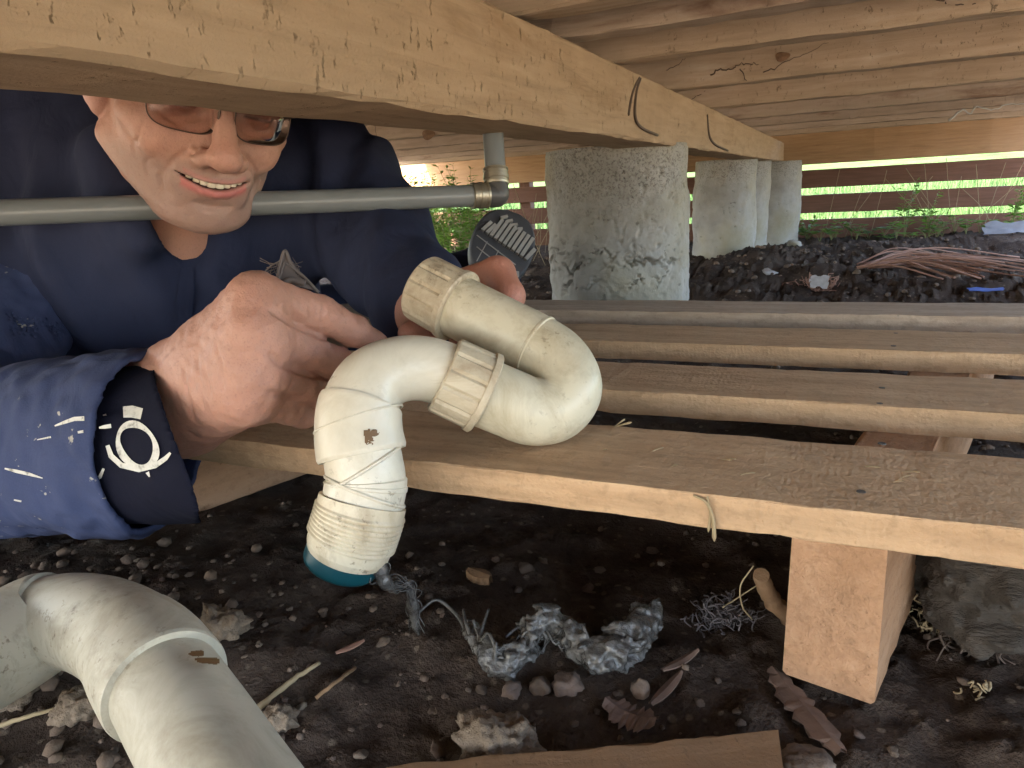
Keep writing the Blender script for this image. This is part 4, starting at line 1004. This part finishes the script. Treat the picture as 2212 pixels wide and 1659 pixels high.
# ================================================================== DEBRIS ON THE SOIL
FWD = RM @ [0, 0, 1]
def gpt(px, py):
    p = gp(px, py, 0.0)
    for _ in range(2): p = gp(px, py, float(gz(p[0], p[1])))
    return p
def depth(p): return float((np.asarray(p) - CAM) @ FWD)
def place(name, V, Fc, mat, p, label=None, cat=None, group=None, rotz=0., smooth=True):
    o = obj(name, mk(name, V, Fc, smooth), mat); o.location = Vector(p); o.rotation_euler = (0, 0, rotz); return tag(o, label, cat, group)
rocks = []
for k in range(7):
    me = mk('pebble', *rock(k + 3, (1, .8, .62), 3, .30, 1.5), True); me.materials.append(M['stone']); rocks.append(me)
peb = [(1136, 1234, 17), (1174, 1218, 13), (1071, 1210, 9), (1297, 1236, 12), (1271, 1274, 13), (829, 1391, 17), (1041, 1494, 17), (1096, 1545, 10), (1045, 1530, 8), (961, 1506, 8), (932, 1537, 9), (946, 1621, 19), (952, 1647, 10), (781, 1633, 17), (759, 1577, 8), (1511, 1520, 11), (1408, 1192, 12),
       (900, 1230, 8), (690, 1275, 7), (760, 1290, 8), (700, 1330, 9), (905, 1455, 6), (860, 1480, 6), (1010, 1590, 7), (820, 1570, 7), (735, 1500, 7), (1290, 1540, 9), (1330, 1500, 8), (1600, 1565, 12), (1592, 1540, 9), (1720, 1560, 9), (1855, 1590, 12), (1930, 1625, 12), (1240, 1565, 8), (880, 1345, 6), (955, 1330, 7), (300, 1215, 9), (200, 1230, 10), (95, 1225, 10), (40, 1235, 9), (420, 1240, 8), (350, 1255, 8),
       (560, 1330, 9), (530, 1420, 8), (560, 1395, 7), (640, 1390, 6), (615, 1515, 11), (650, 1530, 12), (590, 1570, 14), (630, 1560, 13), (575, 1540, 10), (680, 1600, 8), (720, 1640, 8), (670, 1440, 7)]
for (px, py, r) in peb:
    p = gpt(px, py); s_ = r * depth(p) / F; o = bpy.data.objects.new('pebble', random.choice(rocks)); COL.objects.link(o)
    o.location = Vector(p) + Vector((0, 0, s_ * .25)); o.rotation_euler = (random.uniform(-.5, .5), random.uniform(-.5, .5), random.uniform(0, 6.3)); o.scale = [s_ * random.uniform(.85, 1.15)] * 3
    tag(o, 'small pebble on the soil between the sleeve and the white drain bend' if py < 1270 and px < 450 else 'small pebble close to the right side of the white drain bend' if px < 700 else 'small pebble on the soil right of the bearer end' if px > 1700 else 'small pebble in the shade under the front board' if py < 1300 else 'small pebble on the soil below or right of the hair clump' if px > 1000 else 'small pebble on the soil left of the hair clump', 'pebble', 'pebbles on the soil')
# gravel too fine to pick apart
parts = []; r_ = np.random.default_rng(11); protos = [rock(k + 40, (1, .8, .6), 1, .3, 1.5) for k in range(8)]
def scat(n, xr, yr, smin_, smax_, wfn=None):
    xa, ya = r_.uniform(*xr, n), r_.uniform(*yr, n); za = gz(xa, ya)
    for x, y, z in zip(xa, ya, za):
        if wfn is not None and r_.random() > wfn(x, y): continue
        Vv, Ff = protos[r_.integers(8)]; a = r_.uniform(0, 6.28); c, s = math.cos(a), math.sin(a); q = smin_ + (smax_ - smin_) * r_.random() ** 3
        Vv = Vv * q; Vv = np.stack([Vv[:, 0] * c - Vv[:, 1] * s, Vv[:, 0] * s + Vv[:, 1] * c, Vv[:, 2]], 1) + np.array([x, y, z + q * .25]); parts.append((Vv, Ff))
scat(600, (-.75, .35), (.15, .62), .0010, .0045)
scat(900, (-.62, -.22), (.14, .40), .0020, .0080, lambda x, y: math.exp(-((x + .46) / .11) ** 2 - ((y - .25) / .10) ** 2))
scat(2600, (-1.4, 1.1), (.9, 3.9), .002, .013)
scat(300, (.02, .5), (.45, 1.0), .003, .009)
tag(obj('gravel', mk('gravel', *join(parts), True), 'stone'), 'fine brown gravel and crumbs scattered over the dark soil', 'gravel', kind='stuff')

def clod(px, py, wpx, hpx, seed, label, name='soil_clod', mat='clod', cat='clod', sub=4, amp=.33):
    p = gpt(px, py + hpx * .3); k = depth(p) / F; Vv, Ff = rock(seed, (1, 1, 1), sub, amp, 2.3)
    n = fbm(Vv * 7 + seed, 3, seed + 3); Vv = Vv * (1 + .10 * n)[:, None]
    return place(name, Vv * np.array([wpx * k / 2, wpx * k / 2.2, hpx * k / 1.7]), Ff, mat, p + np.array([0, 0, hpx * k * .22]), label, cat)
clod(1085, 1622, 190, 120, 5, 'large tan lump of dry soil at the bottom edge of the photo', sub=5)
clod(486, 1347, 88, 66, 8, 'pale crumpled clod behind the white drain bend')
clod(1170, 1480, 44, 40, 13, 'squarish pale stone just below the wet hair clump', 'stone', 'stone', 'stone', 3)
clod(1228, 1474, 66, 40, 14, 'long tan stone just below the wet hair clump', 'stone', 'stone', 'stone', 3)
clod(1106, 1487, 42, 36, 15, 'reddish tan stone at the left of the two larger stones under the hair clump', 'stone', 'stone', 'stone', 3)
clod(1384, 1484, 42, 46, 16, 'angular tan stone under the right end of the hair clump', 'stone', 'stone', 'stone', 3, .2)
clod(1745, 1645, 120, 42, 17, 'smooth flat grey stone at the bottom edge beside the broken board', 'flat_stone', 'stone', 'stone', 4, .06)
clod(1656, 590, 36, 16, 18, 'pale stone on the soil right of the nearest pile', 'stone', 'white_plastic', 'stone', 3)
clod(1714, 527, 34, 18, 19, 'pale stone near the foot of the farther piles', 'stone', 'concrete', 'stone', 3)
clod(610, 1550, 70, 60, 21, 'cluster-shaped brown clod right of the drain bend')
clod(35, 1500, 110, 50, 23, 'grey crumbly clod under the left end of the drain bend')
clod(170, 1520, 90, 60, 24, 'brown crumbly clod under the bend of the drain pipe')

# ---- wet hair pulled from the trap
pts = [(1018, 1375), (1045, 1428), (1090, 1452), (1130, 1428), (1185, 1395), (1245, 1418), (1300, 1440), (1360, 1415), (1405, 1372)]
hs = [.012, .008, .008, .012, .022, .012, .010, .014, .018]; rs = [.0034, .005, .0075, .0075, .0062, .0075, .011, .0125, .0075]
P_ = [gpt(*q) + np.array([0, 0, h_]) for q, h_ in zip(pts, hs)]; C_ = crom(P_, 3); R_ = np.interp(np.linspace(0, 1, len(C_)), np.linspace(0, 1, len(rs)), rs)
def sludge(p):
    d = chain(p, C_, R_, .004)
    return d + (fbm(p * np.array([110, 110, 150]), 3, 71, .55) * .0040).astype(np.float32)
lo, hi = box_of([gpt(1000, 1380), gpt(1430, 1360), gpt(1090, 1470), gpt(1400, 1440)], .035); lo[2] = -.03; hi[2] = .06
V, Q = surf(sludge, lo, hi, .0011); hc_ = mesh_np('hair_clump', V, Q)
hair = empty('hair_clump', gpt(1200, 1430), 'glistening grey clump of wet hair and sludge lying on the soil', 'hair clump')
obj('sludge', hc_, 'wet_sludge', hair)
st = []; r2 = np.random.default_rng(5)
for k in range(34):
    a = r2.uniform(0, .85); n_ = 7; pts = []
    base = [(1018, 1375), (1045, 1428), (1090, 1452), (1130, 1428), (1185, 1395), (1245, 1418), (1300, 1440), (1360, 1415), (1405, 1372)]
    bi = np.linspace(a, min(1, a + r2.uniform(.12, .4)), n_) * 8
    for q in bi:
        i = min(int(q), 7); f_ = q - i; x_ = base[i][0] * (1 - f_) + base[i + 1][0] * f_; y_ = base[i][1] * (1 - f_) + base[i + 1][1] * f_
        pts.append(gpt(x_ + r2.normal(0, 6), y_ + r2.normal(0, 6)) + np.array([0, 0, abs(r2.normal(.008, .006))]))
    st.append(sweep(crom(pts, 5), r2.uniform(.0004, .0013), 6))
for pts in ([(1006, 1352, .022), (1010, 1375, .018), (1022, 1400, .012), (1040, 1425, .008)], [(1060, 1355, .024), (1046, 1385, .018), (1036, 1410, .012), (1045, 1432, .006)],
            [(905, 1345, .012), (945, 1318, .014), (980, 1338, .012), (1000, 1360, .010), (1012, 1392, .008)], [(1095, 1400, .014), (1125, 1380, .016), (1160, 1376, .014), (1185, 1395, .01)]):
    st.append(sweep(crom([gpt(a, b + h_ * 1200) + np.array([0, 0, h_]) for a, b, h_ in pts], 7), np.linspace(.0009, .0020, (len(pts) - 1) * 7 + 1), 7))
obj('strands', mk('strands', *join(st)), 'wet_sludge', hair)
# rope of hair still hanging from the trap mouth
rp = crom([at(812, 1208, .432), at(822, 1232, .433), at(836, 1262, .436), at(868, 1268, .445), at(884, 1262, .450), at(890, 1300, .458), at(896, 1345, .465), at(905, 1372, .47)], 10)
rr = np.interp(np.linspace(0, 1, len(rp)), [0, .15, .3, .38, .5, .7, .85, 1], [.0045, .0050, .0038, .0008, .0016, .0042, .0036, .0008]) * (1 + .35 * fbm(rp * 160, 2, 7))
hp_ = [sweep(rp, rr, 14)]
for k in range(14): hp_.append(sweep(crom(rp[::9] + r2.normal(0, .0028, rp[::9].shape), 4), .0004, 5))
o = obj('hair_strand', mk('hair_strand', *join(hp_)), 'wet_sludge'); tag(o, 'grey rope of wet hair hanging from the open end of the trap', 'hair')
tf = []
for pts, r0 in (([(598, 610, .475), (605, 575, .478), (616, 542, .48), (632, 575, .48), (660, 602, .482), (688, 632, .484)], .0012), ([(602, 605, .476), (617, 568, .479), (640, 595, .482), (672, 618, .484)], .0009), ([(560, 600, .50), (585, 575, .50), (610, 560, .49), (616, 545, .48)], .0006), ([(612, 612, .474), (630, 604, .476), (660, 612, .478)], .0022)):
    tf.append(sweep(crom(P3(pts), 8), r0, 7))
Vt = P3([(600, 606, .478), (616, 548, .481), (640, 592, .482), (684, 628, .484), (640, 618, .478)]); tf.append((Vt, [(0, 4, 1), (1, 4, 2), (2, 4, 3)]))
for k in range(16): tf.append(sweep(crom(P3([(r2.uniform(560, 650), 606 + r2.uniform(0, 8), .485), (r2.uniform(570, 650), r2.uniform(570, 595), .487), (r2.uniform(560, 660), r2.uniform(555, 585), .49)]), 5), .0003, 4))
o = obj('hair_tuft', mk('hair_tuft', *join(tf)), 'dry_fluff'); tag(o, 'torn tuft of grey hair poking up over the knuckles of the gripping hand', 'hair')

# ---- fluff nest, sticks, bark, leaves, broken board
def nest(px, py, wpx, n, seed, label, mat='dry_fluff', hgt=.5, rad=.00045, nme='fluff_nest'):
    r = np.random.default_rng(seed); p = gpt(px, py + wpx * .25); R = wpx * depth(p) / F / 2; ps = []
    for k in range(n):
        c = r.normal(0, .38, 3) * R; c[2] = abs(c[2]) * hgt; q = [c]
        d = r.normal(0, 1, 3)
        for j in range(4): d = d + r.normal(0, .9, 3); d /= np.linalg.norm(d); c = c + d * R * r.uniform(.12, .3); c = np.array([c[0], c[1], max(c[2], -.002)]); q.append(c)
        ps.append(sweep(crom(q, 3), rad * r.uniform(.6, 1.6), 4))
    return place(nme, *join(ps), mat, p, label, 'debris')
nest(1560, 1310, 120, 190, 3, 'grey fluffy tangle of fibres left of the bearer end', rad=.0005)
tag(nest(1765, 600, 90, 70, 4, 'wispy pinkish tangle around the white plastic scrap', 'copper_root', .3, .0012), kind='stuff')
def stick(pts, r0, r1, mat, label, name='stick', cat='stick', seed=0):
    P_ = crom(pts, 6); P_ = P_ + np.random.default_rng(seed).normal(0, r0 * .12, P_.shape)
    c = P_.mean(0); o = obj(name, mk(name, *sweep(P_ - c, np.linspace(r0, r1, len(P_)), 12)), mat); o.location = Vector(c); return tag(o, label, cat)
def lift(px, py, h_): q = gpt(px, py); return q + np.array([0, 0, h_])
stick([gp(1644, 1243, .055), gp(1662, 1285, .036), lift(1705, 1360, .008)], .0050, .0060, 'twig_wood', 'thick broken reddish stick leaning beside the bearer end', seed=1)
stick([lift(552, 1548, .003), lift(625, 1492, .005), lift(691, 1440, .003)], .0022, .0012, 'straw', 'straight pale wood sliver lying left of centre on the soil', seed=2)
stick([lift(684, 1513, .002), lift(730, 1480, .003), lift(768, 1449, .002)], .0012, .0012, 'twig_wood', 'thin dark twig right of the pale wood sliver', seed=3)
stick([lift(0, 1588, .006), lift(70, 1572, .008), lift(140, 1545, .006)], .0014, .001, 'straw', 'thin pale root at the lower left corner', seed=4)
stick([gp(1625, 1338, .006), gp(1604, 1310, .025), gp(1600, 1265, .045), gp(1628, 1222, .058)], .0006, .0005, 'straw', 'thin curved straw beside the leaning stick', seed=5)
stick([lift(1560, 1345, .012), lift(1600, 1330, .016), lift(1640, 1315, .02)], .0006, .0005, 'straw', 'short straight straw across the fluff tangle', seed=6)
def flake(px, py, lpx, wpx, rot, seed, mat, label, name, cat, th=.0018, curl=.2, tooth=0.):
    p = gpt(px, py); k = depth(p) / F; L, W = lpx * k, wpx * k; n = 18; V = []; r = np.random.default_rng(seed)
    for s_ in (0, 1):
        for i in range(n + 1):
            t_ = i / n; w_ = W / 2 * (math.sin(math.pi * min(max(t_, .06), .97)) ** .45) * (1 + tooth * (r.random() - .5) * 2)
            z_ = curl * L * (t_ - .5) ** 2 + th * (1 - s_)
            V += [((t_ - .5) * L, -w_, z_), ((t_ - .5) * L, 0, z_ + .12 * W), ((t_ - .5) * L, w_, z_)]
    Fc = []
    for i in range(n):
        for j in range(2): a = i * 3 + j; Fc.append((a, a + 3, a + 4, a + 1)); b = a + (n + 1) * 3; Fc.append((b, b + 1, b + 4, b + 3))
    m = (n + 1) * 3
    for i in range(n): Fc.append((i * 3, m + i * 3, m + i * 3 + 3, i * 3 + 3)); Fc.append((i * 3 + 2, i * 3 + 5, m + i * 3 + 5, m + i * 3 + 2))
    return place(name, V, Fc, mat, p + np.array([0, 0, .003]), label, cat, None, rot, False)
flake(1735, 1545, 260, 62, -.98, 3, 'dead_leaf', 'long ragged strip of brown bark in front of the bearer end', 'bark_strip', 'bark', .002, .05, .35)
flake(1037, 1260, 62, 34, -.25, 4, 'scrap_wood', 'small reddish wood chip on the soil left of the front board underside', 'wood_chip', 'wood chip', .006, .0, .1)
flake(758, 1408, 66, 15, 1.05, 5, 'copper_root', 'narrow reddish leaf sliver on the soil left of the hair clump', 'leaf_sliver', 'leaf', .001, .1)
flake(1362, 1560, 120, 70, -.2, 6, 'dead_leaf', 'crumpled brown leaf scrap above the broken board', 'leaf_scrap', 'leaf', .001, .5, .4)
flake(1440, 1500, 130, 24, 1.25, 7, 'dead_leaf', 'long brown reed leaf right of the hair clump', 'reed_leaf', 'leaf', .001, .15)
flake(1470, 1440, 110, 20, 1.0, 8, 'dead_leaf', 'darker reed leaf just behind the other reed leaf', 'reed_leaf', 'leaf', .001, .2)
flake(1880, 1445, 70, 22, -.5, 9, 'dead_leaf', 'pointed dry leaf under the right of the bearer end', 'leaf_scrap', 'leaf', .001, .2)
# broken board
pb = gp(1426, 1600, .018); pr_ = gp(1655, 1580, .018); dv = _n([pr_[0] - pb[0], pr_[1] - pb[1], 0]); me = plank_mesh('broken_board', .20, .055, .016, 40, .0015, .001, 120)
co = np.array([v.co[:] for v in me.vertices]); e_ = np.clip((co[:, 0] - .085) / .015, 0, 1); co[:, 0] += e_ * (-.010 * (co[:, 1] < 0) + .006 * np.sin(co[:, 1] * 260)); me.vertices.foreach_set('co', co.astype(np.float32).ravel())
o = obj('broken_board', me, 'scrap_wood', None, frame(pr_ - dv * .098 + np.array([0, 0, -.008]) - np.cross([0, 0, 1], dv) * .0275, dv)); tag(o, 'short snapped board end lying at the bottom edge of the photo', 'board')
# dark root lump at the right
LMP = [gpt(2010, 1330) + np.array([0.01, .02, .045]), gpt(2330, 1400) + np.array([0, .02, .045]), gpt(2130, 1380) + np.array([0, .0, .035])]
def lump(p):
    d = cap(p, LMP[0], LMP[1], .036, .050)
    d = smin(d, ell_w(p, LMP[2], .034), .02); d = smax(d, -ell_w(p, at(2085, 1268, .49), .008), .004)
    return d + (fbm(p * np.array([40, 22, 50]), 4, 81, .6) * .013).astype(np.float32)
lo, hi = box_of([gpt(2010, 1330), gpt(2330, 1400)], .08); hi[2] = .13; lo[2] = -.03
V, Q = surf(lump, lo, hi, .0022); o = obj('root_lump', mesh_np('root_lump', V, Q), 'dark_lump'); tag(o, 'dark fibrous lump of rotten root at the right edge under the board', 'root')
nest(2110, 1330, 230, 120, 12, 'dark root hairs matted over the rotten root lump', 'rust_wire', 1.2, .0006, 'root_hairs')
nest(2010, 1330, 110, 60, 9, 'dry straw wisps caught between the bearer and the dark root lump', 'straw', .9, .0006, 'straw_tuft')
nest(2120, 1475, 80, 14, 10, 'few pale straw bits in front of the dark root lump', 'straw', .3, .0007, 'straw_tuft')

# ---- middle distance scraps
rt = []; r3 = np.random.default_rng(21)
for k in range(34):
    y0 = r3.uniform(-20, 22); sp = r3.uniform(.5, 1.1); x0 = r3.uniform(1850, 1890); x1 = r3.uniform(2010, 2280)
    pts = [gpt(x0, 590 + y0 * .3) + np.array([0, 0, .02]), gpt((x0 + x1) / 2 - 20, 592 + y0 * .9) + np.array([0, 0, .035 + .02 * r3.random()]), gpt(x1, 592 + y0 * 1.3 + r3.normal(0, 4)) + np.array([0, 0, .015])]
    rt.append(sweep(crom(pts, 6), r3.uniform(.0012, .0028), 6))
o = obj('root_bundle', mk('root_bundle', *join(rt)), 'copper_root'); tag(o, 'bundle of reddish dry roots lying on the soil at mid right', 'roots')
def scrap(px, py, wpx, hpx, mat, label, name, seed, tilt=.5):
    p = gpt(px, py + hpx / 2); k = depth(p) / F; n = 8; r = np.random.default_rng(seed); V = []; W, H = wpx * k, hpx * k
    for s_ in (0, 1):
        for i in range(n):
            for j in range(n):
                u, v_ = i / (n - 1) - .5, j / (n - 1); q = vnoise(np.array([[u * 4 + seed, v_ * 4, seed]]), seed)[0]
                V.append((u * W * (1 + .15 * q), v_ * H * (1 - tilt) * 2 + .1 * H * q, v_ * H * tilt * 1.6 + .25 * H * q + s_ * .0012))
    Fc = [(s_ * n * n + i * n + j, s_ * n * n + (i + 1) * n + j, s_ * n * n + (i + 1) * n + j + 1, s_ * n * n + i * n + j + 1) for s_ in (0, 1) for i in range(n - 1) for j in range(n - 1)]
    return place(name, V, Fc, mat, p + np.array([0, 0, .008]), label, 'scrap')
scrap(1768, 616, 38, 20, 'white_plastic', 'crumpled white plastic scrap on the soil at mid right', 'plastic_scrap', 2, .7)
scrap(2128, 632, 62, 8, 'blue_plastic', 'thin blue plastic strip on the soil near the right edge', 'plastic_strip', 3, .3)
scrap(2176, 498, 90, 26, 'grey_sheet', 'grey sheet scrap lying by the skirting at the right edge', 'sheet_scrap', 5, .6)

# ---- splinters standing off the pallet boards
sp1 = [onY(1498, 1070, .3765), onY(1525, 1085, .3745), onY(1540, 1120, .3735), onY(1543, 1170, .3735)]
def splinter(pts, r, nme='splinter'):
    obj(nme, mk(nme, *sweep(crom(pts, 5), np.linspace(r * .5, r, (len(pts) - 1) * 5 + 1) * np.r_[np.ones((len(pts) - 1) * 5), .2], 6)), 'straw', pal)
splinter(sp1, .0014); splinter([onY(1528, 1072, .3755), onY(1534, 1110, .3740), onY(1530, 1150, .3738)], .0009)
zb = BT + .0015
splinter([gp(1325, 922, BT), gp(1345, 917, zb + .002), gp(1365, 912, zb + .004)], .0010); splinter([gp(1330, 920, BT), gp(1340, 912, zb + .004), gp(1350, 905, zb + .006)], .0008)

r5 = np.random.default_rng(77)
for k in range(10):
    px = r5.uniform(1300, 2100); q = gp(px, r5.uniform(940, 1010) + (px - 1300) * .1, BT); L = r5.uniform(.004, .010); a = r5.uniform(-.6, .6)
    splinter([q, q + np.array([math.cos(a) * L * .5, math.sin(a) * L * .5, .0012]), q + np.array([math.cos(a) * L, math.sin(a) * L, .0018])], .0004)

# ---- rootlets, joist cracks drawn as dark tubes, and cobweb under the floor
def rootlet(pts, y, r, label, mat='rust_wire', name='rootlet', cat='rootlet', front=.0225):
    P_ = [onY(a, b, y - front) for a, b in pts]; q = crom(P_, 5); c = q.mean(0)
    o = obj(name, mk(name, *sweep(q - c + np.random.default_rng(len(label)).normal(0, .0012, q.shape), np.linspace(r, r * .4, len(q)) * .62, 6)), mat); o.location = Vector(c); tag(o, label, cat)
rootlet([(1537, 163), (1552, 150), (1575, 152), (1590, 142), (1612, 139), (1640, 138)], 1.45, .0022, 'jagged dark rootlet on the face of a joist above the nearest pile')  # crack in the joist, added as a thin dark tube on its face
rootlet([(1600, 150), (1606, 164), (1612, 176)], 1.45, .0016, 'short dark rootlet hanging below the jagged one on the joist')  # smaller joist crack, also a dark tube
rootlet([(1650, 158), (1690, 138), (1735, 118), (1790, 92)], 1.45, .0014, 'long thin rootlet slanting across a joist at the right')
rootlet([(1435, 152), (1460, 142), (1478, 128), (1490, 110)], 1.45, .0013, 'thin rootlet slanting up a joist beside the beam')
rootlet([(1480, 225), (1500, 212), (1520, 200), (1530, 190)], 1.94, .0018, 'thin rootlet on the second joist behind the beam top')
rootlet([(806, 262), (812, 285), (816, 308), (812, 318), (818, 335)], 1.94, .0012, 'thin dark rootlet hanging above the shoulder of the man')
rootlet([(2020, 0), (2050, 10), (2100, 12), (2150, 6)], 1.045, .0016, 'looping dark rootlet at the top right edge of the photo')
rootlet([(2050, 262), (2075, 238), (2095, 246), (2110, 232), (2150, 236), (2175, 226), (2212, 224)], 2.38, .0045, 'dusty white cobweb strand along a far joist at the right', 'cobweb', 'cobweb', 'cobweb', .026)
# ---- weeds along the skirting
def leafquad(c, d, n_, L, W):
    d = _n(d); s_ = _n(np.cross(d, n_)); nn = np.cross(s_, d)
    return [c, c + d * L * .45 + s_ * W / 2 + nn * .08 * L, c + d * L, c + d * L * .45 - s_ * W / 2 + nn * .08 * L], [(0, 1, 2, 3)]
def weed(p, h_, n, spread, seed, kind, label, group):
    r = np.random.default_rng(seed); ls, ss = [], []
    for k in range(n):
        a = r.uniform(0, 6.28); tip = np.array([math.cos(a) * spread * r.uniform(.3, 1), math.sin(a) * spread * r.uniform(.3, 1), h_ * r.uniform(.5, 1.1)])
        mid = tip * np.array([.4, .4, .65]); sp = crom([np.zeros(3), mid, tip], 5); ss.append(sweep(sp, np.linspace(.0016, .0007, len(sp)), 5))
        if kind == 'clover':
            for j in range(3):
                b = a + j * 2.09; L = r.uniform(.020, .036); ls.append(leafquad(tip, np.array([math.cos(b), math.sin(b), .25]), np.array([0, 0, 1.]), L, L * 1.05))
        else:
            for q in range(3, len(sp), 1):
                for sd in (-1, 1):
                    b = a + sd * r.uniform(.8, 1.5); L = r.uniform(.025, .06) * (1.15 - q / len(sp) * .6)
                    ls.append(leafquad(sp[q], np.array([math.cos(b), math.sin(b), r.uniform(-.2, .6)]), np.array([0, 0, 1.]) + r.normal(0, .3, 3), L, L * .36))
    root = empty('clover_weed' if kind == 'clover' else 'feathery_weed', p, label, 'weed', group)
    me = mk('stems', *join(ss)); o = obj('stems', me, 'weed_stem', root, Matrix.Translation(Vector(p))); me = mk('leaves', *join(ls), False); obj('leaves', me, 'weed_leaf', root, Matrix.Translation(Vector(p)))
r4 = np.random.default_rng(31)
for k in range(26):
    x = -.12 + 1.12 * k / 25 + r4.uniform(-.03, .03); y = 4.12 - abs(r4.normal(0, .09)); p = np.array([x, y, float(gz(x, y)) - .004])
    weed(p, r4.uniform(.03, .085), int(r4.integers(4, 9)), r4.uniform(.03, .06), 100 + k, 'clover', 'low bright green clover weed growing at the foot of the skirting', 'clover weeds along the skirting')
for k, (px, py, y, h_) in enumerate([(1960, 430, 4.1, .26), (2190, 440, 4.1, .22), (2010, 470, 4.08, .20), (1745, 480, 4.1, .12)]):
    x = onY(px, py, y)[0]; weed(np.array([x, y, float(gz(x, y))]), h_, 5, .06, 140 + k, 'fern', ('tall thin weed rising against the skirting left of the grey sheet scrap', 'tall thin weed at the right edge above the grey sheet scrap', 'shorter thin weed in front of the skirting, right of its taller neighbour', 'short weed close beside the farthest pile')[k], 'tall weeds at the skirting')
for k in range(34):
    px = r4.uniform(780, 1030) if k < 20 else r4.uniform(820, 960); y = r4.uniform(2.6, 4.0) if k < 20 else r4.uniform(3.2, 3.9); x = onY(px, 450, y)[0]
    weed(np.array([x, y, float(gz(x, y)) if x > -3 else 0.]), r4.uniform(.16, .46), 9, .16, 160 + k, 'fern', 'feathery green weed between the arm of the man and the nearest pile', 'feathery weeds behind the man')
ds_ = []
for k in range(60):
    px = r4.uniform(820, 1180) if k < 42 else r4.uniform(1740, 2210); y = r4.uniform(2.8, 4.1) if k < 42 else 4.1; x = onY(px, 450, y)[0]; z = float(gz(x, y)); a, b = r4.normal(0, .12, 2)
    ds_.append(sweep(crom([np.array([x, y, z]), np.array([x + a * .4, y + b * .2, z + .12]), np.array([x + a, y + b * .3, z + r4.uniform(.18, .36)])], 5), .0013, 5))
tag(obj('dry_stalks', mk('dry_stalks', *join(ds_)), 'dry_stalk'), 'thin dry stalks standing among the weeds by the skirting', 'dry grass', kind='stuff')
